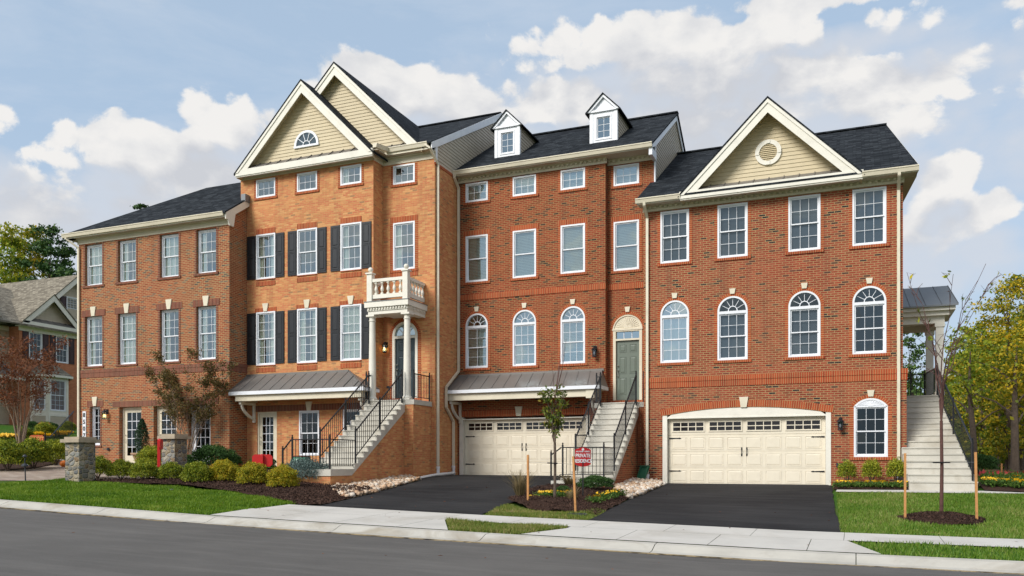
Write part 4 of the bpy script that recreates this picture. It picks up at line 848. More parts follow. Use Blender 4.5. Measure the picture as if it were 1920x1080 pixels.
# ---------------------------------------------------------------- H2: tall orange tan brick house
Y2,Y2r=26.085,26.75; F2=fr_front(Y2); F2r=fr_front(Y2r)
H2=empty('townhouse',(-18,Y2,1.3),'tallest orange tan brick townhouse with black shutters, two front gables and a white balcony porch','house','row of brick townhouses')
xb=[-21.40,-19.49,-17.56]; W=.90; x2r=-15.72
mb=MB(); wall(mb,F2,-22.15,-16.16,.5,12.75,[(x,x+W,11.70,12.40) for x in xb]+[(x,x+W,8.56,10.29) for x in xb]+[(x,x+W,5.25,7.30) for x in xb]+[(-21.36,-20.44,1.2,3.46),(-19.40,-18.50,1.78,3.46),(-17.46,-16.60,1.78,3.46)])
wall(mb,F2r,-16.16,-14.01,.5,12.75,[(x2r,x2r+W,11.70,12.40),(x2r,x2r+W,8.56,10.30),(-15.75,-14.70,3.86,6.66,.52)])
mb.f_(vwall((-22.15,Y2+9),(-22.15,Y2),.5,12.9))
mb.build('brick_wall','brick2',H2)
mb=MB(); mb.f_(vwall((-16.16,Y2),(-16.16,Y2r),.5,12.75)); mb.f_(vwall((-14.01,Y2r),(-14.01,39.),.4,12.24)); mb.f_(vwall((-14.01,39.),(-22.15,39.),.4,12.75)); mb.build('side_brick_wall','brick2',H2)
mb=MB(); mb.box(-14.03,-13.985,Y2r,38.9,12.24,12.34); mb.build('side_rowlock_course','trimo',H2)
interior(H2,-22.1,-14.1,Y2r,[1.25,4.05,7.75,11.0,12.75],4)
siding(H2,fr_right(-14.01),[(26.75,12.34),(38.9,12.34),(38.9,12.85),(32.8,16.28),(26.75,12.93)],'siding_side',.125,'gable_siding')
mb=MB(); FR=fr_right(-13.99); mb.prism(FR,[(26.42,12.70),(26.42,12.92),(32.8,16.42),(32.8,16.14),(26.9,12.92)],-.04,-.004); mb.prism(FR,[(32.8,16.14),(32.8,16.42),(39.2,12.9),(39.2,12.62)],-.04,-.004)
mb.fb(FR,26.74,26.90,-.02,.03,12.34,12.95); mb.build('rake_board','white',H2)
conts=['curtain','half','half']
for i,x in enumerate(xb): window(H2,F2,x,x+W,11.70,12.40,'half' if i==2 else None,kind='fx',rt=2,surround={'jamb':.10,'sill':.085},glass='glass')
for i,x in enumerate(xb): window(H2,F2,x,x+W,8.56,10.29,['curtain','sheer','half'][i] if i!=1 else None,surround={'head':.21,'hx':.0,'sill':.03,'sx':.0,'apron':.17},glass='glass')
for i,x in enumerate(xb): window(H2,F2,x,x+W,5.25,7.30,['curtain','curtain','sheer'][i],rt=3,rb=3,surround={'head':.15,'hx':.05,'sill':.03,'sx':.0,'apron':.18},key=(7.31,7.62,.15,.27))
for x in xb:
    for z0,z1 in ((8.58,10.26),(5.29,7.28)):
        for a in (x-.44,x+W+.0): 
            if a<-16.6+.1 and not(a<-22.1): shutter(H2,F2,a+.02,a+.42,z0,z1)
window(H2,F2r,x2r,x2r+W,11.70,12.40,None,kind='fx',rt=2,surround={'jamb':.10,'sill':.085}); window(H2,F2r,x2r,x2r+W,8.56,10.30,'half',surround={'jamb':.13,'head':.21,'hx':.13,'sill':.085,'sx':.13,'apron':.17,'ax':.13})
glass_door(H2,F2,-21.36,-20.44,1.38,3.46,.06); window(H2,F2,-19.40,-18.50,1.78,3.46,None,glass='glass_dark'); window(H2,F2,-17.46,-16.60,1.78,3.46,None,glass='glass_dark')
mb=MB(); mb.fb(F2,-21.60,-16.4,-.018,0,3.47,3.70); mb.build('garage_soldier_course','trimm',H2); keystone(H2,F2,-18.95,3.46,3.80,.16,.28)
lf=fr_any((-16.16,Y2,0),(0,1,0),(-1,0,0))
frieze(H2,F2,-22.18,-16.13,12.47,12.72,False); frieze(H2,F2r,-16.13,-13.97,12.45,12.72,False)
mb=MB(); mb.box(-16.19,-16.09,Y2-.08,Y2r,12.62,12.72); mb.box(-16.18,-16.13,Y2-.02,Y2r,12.47,12.62); mb.build('frieze_return','cream',H2)
mb=MB(); mb.box(-22.1,-15.80,25.80,Y2,12.70,12.72); mb.box(-16.1,-14.0,26.45,Y2r,12.70,12.72); mb.box(-16.1,-15.80,Y2,26.45,12.70,12.72); mb.build('soffit','soffit',H2)
gutter(H2,-15.72,-14.12,26.33,12.95,.16); mb=MB()
mb.hexa([(-15.98,25.75,12.78),(-15.84,25.75,12.78),(-15.70,26.40,12.80),(-15.84,26.40,12.80),(-15.98,25.75,12.92),(-15.80,25.75,12.92),(-15.66,26.40,12.95),(-15.84,26.40,12.95)]); mb.box(-16.05,-14.1,26.44,26.47,12.70,12.9); mb.build('return_gutter','cream',H2)
main_roof(H2,-22.05,-13.97,26.36,12.93,32.8,16.40)
gable(H2,-18.07,3.71,12.85,.985,26.42,Y2r,33.0,wallmat='siding',base_=False)
gable(H2,-19.05,3.05,12.68,1.0,25.73,Y2,31.0)
# half round gable window
mb=MB(); cx,cz=-19.05,13.42
def halfring(mb,F,cx,cz,r0,r1,d0,d1,n=16):
    for i in range(n):
        a=math.pi*i/n;b=math.pi*(i+1)/n; P=lambda r,t,d:F(cx+r*math.cos(t),d,cz+r*math.sin(t))
        mb.hexa([P(r0,a,d1),P(r0,b,d1),P(r1,b,d1),P(r1,a,d1),P(r0,a,d0),P(r0,b,d0),P(r1,b,d0),P(r1,a,d0)])
halfring(mb,F2,cx,cz,.455,.545,-.06,-.01); mb.fb(F2,cx-.56,cx+.56,-.07,-.01,cz-.075,cz)
hw=mb.build('half_round_window','white',H2); mb=MB(); halfring(mb,F2,cx,cz,.14,.165,-.05,-.03,10)
for k in range(1,5): t=math.pi*k/5; mb.bar(F2(cx+.16*math.cos(t),-.04,cz+.16*math.sin(t)),F2(cx+.46*math.cos(t),-.04,cz+.46*math.sin(t)),.022)
mb.build('muntins','white',hw); mb=MB(); mb.f_([F2(cx+.46*math.cos(math.pi*k/16),-.028,cz+.46*math.sin(math.pi*k/16)) for k in range(17)]); mb.build('pane','glass_gable',hw)
# porch with balcony
zc0,zc1=6.74,7.20; xl,xr,yfp=-15.98,-14.40,25.38
for x in (-15.90,-14.49):
    m=MB(); column(m,x,25.60,3.70,6.74,.125); m.build('porch_column','trimwhite',H2,smooth=False)
m=MB(); m.box(xl,xr,yfp+.06,yfp+.34,6.742,6.86); m.box(xr-.28,xr,yfp+.34,Y2r-.001,6.742,6.86); m.box(xl,xl+.28,yfp+.34,Y2,6.742,6.86)
m.box(xl-.02,xr+.02,yfp+.03,Y2r-.002,6.86,6.98); m.box(xl-.09,xr+.09,yfp-.05,Y2r-.003,6.98,7.17); m.box(xl+.28,xr-.28,yfp+.34,Y2r-.004,6.80,6.859)
n=14
for i in range(n): a=xl+(xr-xl)*(i+.2)/n; m.box(a,a+.06,yfp-.01,yfp+.029,6.90,6.978)
for i in range(11): a=yfp+.1+(Y2r-yfp-.2)*(i+.2)/11; m.box(xr+.021,xr+.055,a,a+.06,6.90,6.978)
ent=m.build('porch_entablature','trimwhite',H2); m=MB(); m.box(xl-.11,xr+.11,yfp-.07,Y2r-.005,7.171,7.19); m.build('porch_flashing','metalgrey',ent)
def balus(m,x,y,z0,h):
    m.box(x-.045,x+.045,y-.045,y+.045,z0,z0+.05); m.box(x-.045,x+.045,y-.045,y+.045,z0+h-.05,z0+h)
    m.lathe((x,y,z0),[(.035,.05),(.04,.07),(.025,.085),(.045,.11),(.062,.17),(.055,.22),(.030,.30),(.022,h-.12),(.04,h-.10),(.022,h-.085),(.045,h-.05)],10)
bal=MB(); zb=7.30; 
bal.box(xl+.12,xr-.12,yfp+.07,yfp+.17,zb,zb+.14); bal.box(xl+.12,xr-.12,yfp+.05,yfp+.19,zb+.58,zb+.69)
for X in (xr-.07,xl+.07):
    ye=Y2r-.01 if X>-15 else Y2-.01
    bal.box(X-.05,X+.05,yfp+.2,ye,zb,zb+.14); bal.box(X-.07,X+.07,yfp+.2,ye,zb+.58,zb+.69)
balc=bal.build('balcony_rail','trimwhite',H2)
for i in range(5): b=MB(); balus(b,xl+.30+(xr-xl-.6)*i/4,yfp+.12,zb+.14,.44); b.build('baluster','trimwhite',balc)
for i in range(5): b=MB(); balus(b,xr-.07,yfp+.42+.22*i,zb+.14,.44); b.build('baluster','trimwhite',balc)
for i in range(2): b=MB(); balus(b,xl+.07,yfp+.35+.2*i,zb+.14,.44); b.build('baluster','trimwhite',balc)
for x in (xl+.07,xr-.07):
    m=MB(); y=yfp+.12; m.box(x-.10,x+.10,y-.10,y+.10,7.19,8.17); m.box(x-.135,x+.135,y-.135,y+.135,8.17,8.22); m.lathe((x,y,8.22),[(.05,0),(.03,.03)]+[(.09*math.sin(t),.12-.09*math.cos(t)) for t in [.35+.28*k for k in range(10)]]+[(0,.21)],14); m.build('balcony_post','trimwhite',H2)
# entry door
z0d=3.86; m=MB(); m.fb(F2r,-15.75,-15.65,-.03,.13,z0d,6.14); m.fb(F2r,-14.80,-14.70,-.03,.13,z0d,6.14); m.fb(F2r,-15.65,-14.80,-.03,.13,6.05,6.14)
A=arc(-15.75,-14.70,6.66,.52,18); a=.525; R=(a*a+.52*.52)/(1.04); cz=6.66-R; B=[(-15.225+(x+15.225)*(R-.09)/R,cz+(z-cz)*(R-.09)/R) for x,z in A]
for i in range(18):
    p=[A[i],A[i+1],B[i+1],B[i]]; m.hexa([F2r(p[3][0],-.03,p[3][1]),F2r(p[2][0],-.03,p[2][1]),F2r(p[2][0],.13,p[2][1]),F2r(p[3][0],.13,p[3][1]),F2r(p[0][0],-.03,p[0][1]),F2r(p[1][0],-.03,p[1][1]),F2r(p[1][0],.13,p[1][1]),F2r(p[0][0],.13,p[0][1])])
dfm=m.build('door_frame','trimwhite',H2); panel_door(H2,F2r,-15.645,-14.805,z0d+.01,6.045,'door_dark',.05)
m=MB(); m.f_([F2r(x,.05,z) for x,z in arc(-15.68,-14.77,6.62,.46,14)][::-1]); m.build('fanlight_pane','glass_mirror',dfm); m=MB()
for k in range(1,4): t=math.pi*k/4; m.bar(F2r(-15.225,.035,6.14),F2r(-15.225+math.cos(t)*.43,.035,6.14+math.sin(t)*.43),.02)
halfring(m,F2r,-15.225,6.14,.13,.15,.025,.045,8); m.build('muntins','white',dfm)
m=MB(); ring(m,F2r,-15.75,-14.70,6.66,.52,.13,-.014,0); m.build('door_arch','trimo',H2); m=MB(); m.fb(F2r,-15.9,-14.55,-.03,.1,3.70,z0d-.002); m.build('door_sill','trimo',H2)
m=MB(); m.fb(F2r,-15.88,-15.75,-.012,0,3.86,6.14); m.fb(F2r,-14.70,-14.57,-.012,0,3.86,6.14); m.build('brick_jamb','trimoj',H2)
lantern(H2,F2r,-16.0,5.78,True)
stoop(H2,-15.97,-14.48,20.99,22.3,25.40,1.31,3.70,-16.12,-14.12,Y2r,.3,'brick2',True)
# awning
yf=25.05; a0,a1=-21.83,-15.9
seam_roof(H2,[(a0,yf,4.18),(-17.2,yf,4.18)],[(a0,Y2-.005,4.88),(-17.2,Y2-.005,4.88)],10)
mb=MB(); mb.slab([(-17.2,yf,4.18),(a1,yf,4.18),(-17.2,Y2-.005,4.88)],.03)
for k in (1,2): x=-17.2+(a1+17.2)*k/3; mb.bar((x,yf,4.20),(x,yf+(Y2-yf)*(1-k/3),4.20+.7*(1-k/3)),.022,.035)
mb.build('awning_roof','metalroof',H2)
mb=MB(); mb.slab([(a1,yf,4.181),(a1,Y2,4.181),(-17.2,Y2-.006,4.881)],.03); mb.bar((a1,yf,4.20),(-17.2,Y2-.01,4.90),.04,.03); mb.bar((a1,25.6,4.21),(-16.5,Y2-.02,4.54),.022,.03); mb.box(a0,-17.2,Y2-.05,Y2-.003,4.85,4.92); mb.build('awning_hip','metalroof',H2)
mb=MB(); mb.box(a0,a1,yf-.03,yf,4.04,4.17); mb.box(a1-.03,a1,yf,Y2,4.04,4.17); mb.build('awning_fascia','white',H2)
mb=MB(); mb.box(-21.60,a1-.18,yf+.08,yf+.34,3.82,4.06); mb.box(a1-.44,a1-.18,yf+.34,Y2,3.82,4.06); mb.box(-21.60,-21.34,yf+.34,Y2,3.82,4.06); mb.box(a0,a1-.03,yf,Y2,4.03,4.05); mb.build('awning_beam','cream',H2)
bracket(H2,-21.47,Y2,yf+.18,3.80,3.05); bracket(H2,a1-.31,Y2,yf+.18,3.80,3.05)
pipe(H2,[(-14.2,26.38,12.85),(-14.0,26.40,12.7),(-13.955,26.90,12.25),(-13.955,26.90,1.4)],foot=(-13.955,26.90,1.0))
mb=MB(); mb.fb(F2r,-15.98,-15.87,-.05,0,4.25,4.33); mb.build('outlet_box','darkplastic',H2)
# ---------------------------------------------------------------- H1: left brick house
Y1=25.1; F1=fr_front(Y1); R1=.14
H1=empty('townhouse',(-25.7,Y1,1.5),'left brick townhouse with low hipped roof, maroon soldier courses and house number 8507','house','row of brick townhouses')
x1=[-29.32,-27.50,-25.30,-23.46]; W=1.0
mb=MB(); o2=[(x,x+W,8.75,10.45,0,.24) for x in x1]+[(x,x+W,5.44,7.51,0,.24) for x in x1]+[(-29.02,-28.44,2.20,3.82,0,.24),(-27.42,-26.24,1.2,3.74,0,.3),(-25.60,-24.42,1.2,3.74,0,.3),(-23.86,-22.76,1.2,3.74,0,.3)]
wall(mb,F1,-29.65,-21.85,.8,10.65,o2); mb.f_([(-21.85,Y1,.8),(-21.85,Y2,.8),(-21.85,Y2,11.62),(-21.85,Y1,10.86)]); mb.f_(vwall((-22.17,Y2),(-22.17,32.2),.8,10.7)); mb.f_(vwall((-29.65,32.2),(-29.65,Y1),.8,10.7)); mb.f_(vwall((-22.17,32.2),(-29.65,32.2),.8,10.7))
mb.build('brick_wall','brick1',H1)
interior(H1,-29.6,-22.2,Y1+.3,[1.48,4.35,7.9,10.65],4)
def pier(mb,F,s0,s1,z0,z1): mb.fb(F,s0,s1,-.01,0,z0,z1)
for i,x in enumerate(x1): window(H1,F1,x+.02,x+W-.02,8.76,10.44,['sheer','curtain','sheer','half'][i],rec=.12,fw=.06,surround={'jamb':.09,'sill':.085,'sx':.12},tm='trimm')
for i,x in enumerate(x1): window(H1,F1,x+.02,x+W-.02,5.45,7.50,['curtain','sheer','half','curtain'][i],rt=3,rb=3,rec=.12,fw=.06,surround={'jamb':.09,'sill':.07,'head':.25,'hx':.17},tm='trimm',key=(7.50,7.88,.17,.30))
window(H1,F1,-29.0,-28.46,2.22,3.80,None,kind='fx',cols=2,rt=5,rec=.12,surround={'jamb':.07,'sill':.08,'head':.25,'hx':.17},tm='trimm',key=(3.82,4.20,.16,.28),glass='glass_dark')
glass_door(H1,F1,-27.41,-26.25,1.50,3.73,.20); glass_door(H1,F1,-25.59,-24.43,1.50,3.73,.20); glass_door(H1,F1,-23.85,-22.77,1.50,3.73,.20,mat='white')
mb=MB(); mb.fb(F1,-27.78,-22.36,-.02,0,3.745,3.98); mb.build('soldier_course','trimm',H1)
mb=MB(); mb.fb(F1,-29.66,-21.83,-.03,0,5.18,5.30); mb.box(-21.85,-21.815,Y1-.03,Y2,5.18,5.30); mb.build('belt_course','trimm',H1)
mb=MB(); mb.fb(F1,-29.655,-21.84,-.018,0,4.99,5.175); mb.box(-21.85,-21.832,Y1-.018,Y2,4.99,5.175); mb.build('soldier_course','trimm',H1)
frieze(H1,F1,-29.70,-21.80,10.49,10.72,False)
mb=MB(); mb.box(-30.0,-21.8,24.80,Y1,10.70,10.72); mb.box(-30.05,-29.65,24.8,32.5,10.70,10.72); mb.build('soffit','soffit',H1)
mb=MB(); mb.box(-30.02,-21.78,24.775,24.80,10.69,10.80); mb.box(-30.06,-30.02,24.775,32.5,10.69,10.83); mb.prism(fr_right(-21.78),[(24.78,10.62),(24.78,10.86),(Y2,11.74),(Y2,11.44),(25.3,10.92),(25.2,10.42),(24.98,10.42),(24.9,10.62)],-.05,-.0)
mb.build('fascia','trimwhite',H1)
gutter(H1,-30.14,-21.80,24.65,10.88)
mb=MB(); zr=13.5; yr=28.65; xh=-26.2; e=24.72
mb.slab([(-30.12,e,10.87),(-21.73,e,10.87),(-21.73,Y2-.02,10.87+(Y2-e)*(zr-10.87)/(yr-e)),(-22.15,Y2-.02,10.87+(Y2-e)*(zr-10.87)/(yr-e)),(-22.15,yr,zr),(xh,yr,zr)],.06)
mb.slab([(-22.15,32.6,10.87),(-30.12,32.6,10.87),(xh,yr,zr),(-22.15,yr,zr)],.06); mb.slab([(-30.12,32.6,10.87),(-30.12,e,10.87),(xh,yr,zr)],.06); mb.build('roof','shingle',H1)
mb=MB(); mb.box(-21.9,-21.70,Y2-.28,Y2-.02,11.55,11.85) ; mb.build('step_flashing','metalgrey',H1)
lantern(H1,F1,-28.05,3.50,True)
pipe(H1,[(-29.95,24.72,10.8),(-29.95,24.74,10.68),(-29.60,25.04,10.35),(-29.60,25.04,1.5)])
mb=MB(); mb.tube([F1(-27.98,0,2.06),F1(-27.98,-.07,2.06)],.06,10); mb.build('dryer_vent','darkplastic',H1)
mb=MB(); mb.box(-29.41,-29.23,Y1-.03,Y1-.002,2.45,3.62); pl=mb.build('house_number_sign','white',None,origin=(-29.32,Y1,2.45)); tag(pl,'narrow white plaque reading 8507 down the left brick house corner','sign')
def text(s,par,loc,size,mat,rot=0,bold=.0,ext=.004,align='CENTER',spacing=1.0,rx=math.pi/2,name='lettering',sx=1.0):
    cu=bpy.data.curves.new(name,'FONT'); cu.body=s; cu.size=size; cu.align_x=align; cu.align_y='CENTER'; cu.extrude=ext; cu.offset=bold; cu.space_character=spacing
    cu.materials.append(M[mat]); o=bpy.data.objects.new(name,cu); C.objects.link(o); o.rotation_euler=(rx,0,rot); o.scale=(sx,1,1)
    bpy.context.view_layer.update(); me=bpy.data.meshes.new_from_object(o); bpy.data.objects.remove(o); bpy.data.curves.remove(cu)
    o=bpy.data.objects.new(name,me); C.objects.link(o); o.rotation_euler=(rx,0,rot); o.scale=(sx,1,1)
    if par: o.parent=par; o.location=Vector(loc)-wloc(par)
    else: o.location=loc
    return o
for i,ch in enumerate('8507'): text(ch,pl,(-29.32,Y1-.034,3.46-.28*i),.24,'ink',bold=.008)
# ---------------------------------------------------------------- left neighbour house, its front turned to the right
HL=empty('house',(-45,36,3.3),'tan and brick house beyond the left townhouse, with maroon shutters and a bay window','house'); 
FL=fr_front(36.)
mb=MB(); wl=[(-46.33,-45.46,7.62,9.26),(-44.54,-43.67,7.62,9.26)]
wall(mb,FL,-46.94,-38.5,2.0,9.45,wl); mb.f_(vwall((-46.94,36.85),(-46.94,36),2.,9.45)); mb.f_(vwall((-38.5,36),(-38.5,46),2.,9.5)); mb.f_(vwall((-38.5,46),(-52,46),2.,9.5)); mb.build('brick_wall','brick5',HL)
siding(HL,fr_front(36.85),[(-52,2.2),(-46.94,2.2),(-46.94,9.5),(-52,9.5)],'siding_grey',.14,'siding_wall')
for a,b,c,d in wl:
    window(HL,FL,a,b,c,d,None,glass='glass_dark'); shutter(HL,FL,a-.42,a-.02,c,d,'shutter_b'); shutter(HL,FL,b+.02,b+.42,c,d,'shutter_b')
window(HL,fr_front(36.85),-48.6,-47.7,7.6,9.3,None,glass='glass_dark')
mb=MB(); mb.box(-47.2,-38.3,35.6,36.0,9.44,9.48); mb.box(-46.98,-38.4,35.93,36,9.22,9.44); mb.box(-52,-46.99,36.78,36.85,9.22,9.44); mb.build('frieze','trimwhite',HL)
mb=MB(); zr=12.6
mb.slab([(-53,35.5,9.55),(-38,35.5,9.55),(-38,41,zr),(-53,41,zr)],.08); mb.slab([(-38,46.5,9.55),(-53,46.5,9.55),(-53,41,zr),(-38,41,zr)],.08)
mb.slab([(-54,35.2,9.7),(-48.6,35.2,9.7),(-47.1,41,13.3),(-54,41,13.3)],.08); mb.build('roof','shingle_tan',HL)
def gable_l(cx,half,zf,slope,yf,yw,yb,pent):
    zap=zf+half*slope; r=MB()
    for sg in (-1,1): r.slab([(cx+sg*(half+.05),yf-.04,zf),(cx,yf-.04,zap+.03),(cx,yb,zap+.03),(cx+sg*(half+.05),yb,zf)],.07)
    r.build('gable_roof','shingle_tan',HL); m=MB(); fr=fr_front(yf)
    for sg in (-1,1):
        P=[(cx+sg*half,zf-.06),(cx,zap-.06),(cx,zap-.42),(cx+sg*(half-.38),zf-.06)]; m.prism(fr,P if sg>0 else P[::-1],0,.03)
    m.build('rake_board','trimwhite',HL); siding(HL,fr_front(yw),[(cx-half,zf-.1),(cx+half,zf-.1),(cx,zap-.1)],'siding_grey',.14,'gable_siding')
    if pent:
        m=MB(); m.box(cx-half,cx+half,yf,yf+.08,zf-.14,zf+.06); m.build('fascia','trimwhite',HL); seam_roof(HL,[(cx-half+.25,yf+.03,zf+.07),(cx+half-.25,yf+.03,zf+.07)],[(cx-half+.5,yw,zf+.35),(cx+half-.5,yw,zf+.35)],7,name='pent_roof')
gable_l(-45.0,2.05,9.72,.93,35.55,36.0,40.,True)
gable_l(-43.0,3.2,10.25,.93,35.9,36.35,43.,False)
mb=MB(); mb.box(-46.2,-39.8,36.36,36.5,9.4,10.3); mb.build('upper_wall','siding_grey',HL)
window(HL,fr_front(36.30),-43.55,-42.7,10.45,11.85,None,glass='glass_dark'); shutter(HL,fr_front(36.30),-43.97,-43.57,10.5,11.8,'shutter_b')
# bay window
bp=[(-46.25,36.0),(-45.70,35.2),(-44.35,35.2),(-43.8,36.0)]
bf=MB(); bs=MB()
for (a,b) in zip(bp,bp[1:]):
    A=Vector((a[0],a[1],0));B=Vector((b[0],b[1],0)); L=(B-A).length; sd=(B-A)/L; nd=Vector((-sd.y,sd.x,0)); fr=fr_any(A,sd,nd)
    wall(bf,fr,0,L,4.35,6.65,[(.14,L-.14,4.60,6.50)],.1); bf.fb(fr,0,.12,-.03,0,3.1,6.65); bf.fb(fr,L-.12,L,-.03,0,3.1,6.65); bf.fb(fr,.12,L-.12,-.03,0,4.28,4.42)
    siding(HL,fr,[(.12,3.0),(L-.12,3.0),(L-.12,4.28),(.12,4.28)],'siding_grey',.14,'bay_siding'); window(HL,fr,.14,L-.14,4.60,6.50,None,rt=2,rb=3,cols=3 if L>1.1 else 2,glass='glass_dark')
bf.build('bay_frame','trimwhite',HL)
mb=MB(); e=[(-46.5,36),(-45.85,34.95),(-44.2,34.95),(-43.55,36)]; tp=[(-45.6,36),(-45.4,35.9),(-44.6,35.9),(-44.4,36)]
for i in range(3): mb.slab([(e[i][0],e[i][1],6.72),(e[i+1][0],e[i+1][1],6.72),(tp[i+1][0],tp[i+1][1],7.40),(tp[i][0],tp[i][1],7.40)],.05)
mb.build('bay_roof','shingle_tan',HL); mb=MB()
for a,b in zip(e,e[1:]): mb.bar((a[0],a[1],6.66),(b[0],b[1],6.66),.03,.13)
mb.build('bay_fascia','trimwhite',HL)
seam_roof(HL,[(-51,35.2,6.5),(-47.1,35.2,6.5)],[(-51,36.8,7.4),(-47.5,36.8,7.4)],7); mb=MB(); mb.box(-51,-47.1,35.25,35.4,6.25,6.45); mb.build('awning_fascia','trimwhite',HL)
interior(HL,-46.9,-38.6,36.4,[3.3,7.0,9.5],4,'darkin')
HL.rotation_euler=(0,0,math.pi/2)
# ================================================================ GROUND
def grid_lines(lo,hi,a,b,step):
    L=[a+i*step for i in range(int(round((b-a)/step))+1)]
    d=step
    x=a
    while x>lo: d*=1.5; x-=d; L.insert(0,max(x,lo))
    d=step; x=b
    while x<hi: d*=1.5; x+=d; L.append(min(x,hi))
    return sorted(set(L))
gx=grid_lines(-420,420,-50,20,.5); gy=grid_lines(-300,420,2,50,.5); gy=sorted(set(gy+[12.9,13.5,16.2]))
V=[(x,y,G(x,y)-(.0 if y>13.5 else .03)) for y in gy for x in gx]; nx=len(gx)
F=[(j*nx+i,j*nx+i+1,(j+1)*nx+i+1,(j+1)*nx+i) for j in range(len(gy)-1) for i in range(nx-1)]
tag(npmesh('ground',V,F,'soil'),kind='structure')
def drape(name,poly,off,mat,step=.5,bump=None,kind='structure',th=0,build=True):
    bm=bmesh.new(); vs=[bm.verts.new((p[0],p[1],0)) for p in poly]; f=bm.faces.new(vs); bmesh.ops.triangulate(bm,faces=[f])
    xs=[p[0] for p in poly];ys=[p[1] for p in poly]
    def cut(co,no): bmesh.ops.bisect_plane(bm,geom=bm.verts[:]+bm.edges[:]+bm.faces[:],dist=1e-5,plane_co=co,plane_no=no)
    x=math.ceil(min(xs)/step)*step
    while x<max(xs): cut((x,0,0),(1,0,0)); x+=step
    y=math.ceil(min(ys)/step)*step
    while y<max(ys): cut((0,y,0),(0,1,0)); y+=step
    for yy in (13.5,16.2): 
        if min(ys)<yy<max(ys): cut((0,yy,0),(0,1,0))
    for v in bm.verts: v.co.z=G(v.co.x,v.co.y)+off+(bump(v.co.x,v.co.y) if bump else 0)
    bmesh.ops.recalc_face_normals(bm,faces=bm.faces[:])
    if sum(f.normal.z for f in bm.faces)<0: bmesh.ops.reverse_faces(bm,faces=bm.faces[:])
    me=bpy.data.meshes.new(name); bm.to_mesh(me); bm.free(); me.materials.append(M[mat])
    uvl=me.uv_layers.new(name='UVMap')
    for l in me.loops: v=me.vertices[l.vertex_index].co; uvl.data[l.index].uv=(v.x,v.y)
    o=bpy.data.objects.new(name,me); C.objects.link(o); WL[o.name]=Vector((0,0,0)); return tag(o,kind=kind)
def noisy(poly,n=6,amp=.06):
    out=[]
    for i,(a,b) in enumerate(zip(poly,poly[1:]+poly[:1])):
        for k in range(n): t=k/n; out.append((a[0]+(b[0]-a[0])*t+(random.random()-.5)*amp*(k>0),a[1]+(b[1]-a[1])*t+(random.random()-.5)*amp*(k>0)))
    return out
def gq(*pts): return [tuple(gp(*p)[:2]) for p in pts]
def inpoly(P,poly):
    x,y=P[:,0],P[:,1]; r=np.zeros(len(P),bool); n=len(poly)
    for i in range(n):
        (x1,y1),(x2,y2)=poly[i],poly[(i+1)%n]
        c=((y1>y)!=(y2>y))&(x<(x2-x1)*(y-y1)/((y2-y1) or 1e-9)+x1); r^=c
    return r
def zG(P): return np.array([G(a,b) for a,b in P])
V=[];F=[]
for x0 in np.arange(-140,60,6.): 
    b=len(V); V+=[(x,y,G(x,y)+.0) for x,y in ((x0,2.4),(x0+6,2.4),(x0+6,12.9),(x0,12.9))]; F.append((b,b+1,b+2,b+3))
tag(npmesh('road',V,F,'road'),kind='structure')
mb=MB(); prof=[(12.88,-.05),(12.88,.012),(13.02,.012),(13.13,.022),(13.25,.065),(13.36,.105),(13.52,.118),(13.52,-.02)]
for x0 in np.arange(-60,24,3.):
    for k in range(2):
        a=x0+k*1.5+(.006 if k==0 else 0); b=x0+1.5+k*1.5-(.006 if k else 0)
        for (y1,z1),(y2,z2) in zip(prof,prof[1:]): ra,rb=lerp(a,ZR),lerp(b,ZR); mb.f_([(a,y1,ra+z1),(b,y1,rb+z1),(b,y2,rb+z2),(a,y2,ra+z2)])
tag(mb.build('kerb','kerb',None,origin=(0,0,0)),kind='structure')
mb=MB()
rr=random.Random(5); gp_=[]
Lx=[-60+i*.12 for i in range(620)]
for a,b in zip(Lx,Lx[1:]):
    w0=.05+.05*rr.random(); mb.f_([(a,12.87-w0,G(a,12.8)+.006),(b,12.87-.03-.035*rr.random(),G(b,12.8)+.006),(b,12.90,G(b,12.8)+.016),(a,12.90,G(a,12.8)+.016)])
M['grit']=groundmat('gutter_grit',(.16,.11,.05),(.55,.43,.25),(.03,.025,.02),30,5)
tag(mb.build('gutter_grit','grit',None,origin=(0,0,0)),kind='stuff')
# pavement slabs
iL=[(-7.62,15.05),(-5.0,14.92),(-5.0,14.74),(-5.45,13.55),(-6.80,13.55)]; iR=[(-.12,15.02),(.37,13.55),(14,13.55),(14,15.02)]
def slab_row(x0,x1,y0,y1,step,poly=None):
    x=x0
    while x<x1-.01:
        e=min(x+step,x1); drape_list.append(([(x+.004,y0),(e-.004,y0),(e-.004,y1),(x+.004,y1)])); x=e
drape_list=[]
slab_row(-12.35,16,15.03,16.22,1.52)
aprons=[[(-12.30,13.55),(-6.83,13.55),(-7.64,15.02),(-12.46,15.02)],[(-5.42,13.55),(.35,13.55),(-.14,15.02),(-4.98,15.02),(-4.97,14.72)]]
def cutx(poly,c,keep_lo):
    out=[]
    for i in range(len(poly)):
        a=poly[i];b=poly[(i+1)%len(poly)]; ia=(a[0]<=c)==keep_lo; ib=(b[0]<=c)==keep_lo
        if ia: out.append(a)
        if ia!=ib: t=(c-a[0])/(b[0]-a[0]); out.append((c,a[1]+(b[1]-a[1])*t))
    return out
for ap,cuts in zip(aprons,((-10.9,-9.3,-7.9),(-3.7,-2.2,-.7))):
    lo=-99
    for c in cuts+(99,): q=cutx(cutx(ap,lo+.005,False),c-.005,True) if lo>-99 else cutx(ap,c-.005,True); drape_list.append(q); lo=c
walk=[drape('pavement',q,.035,'walk') for q in drape_list if len(q)>=3]
for a in walk[1:]: pass
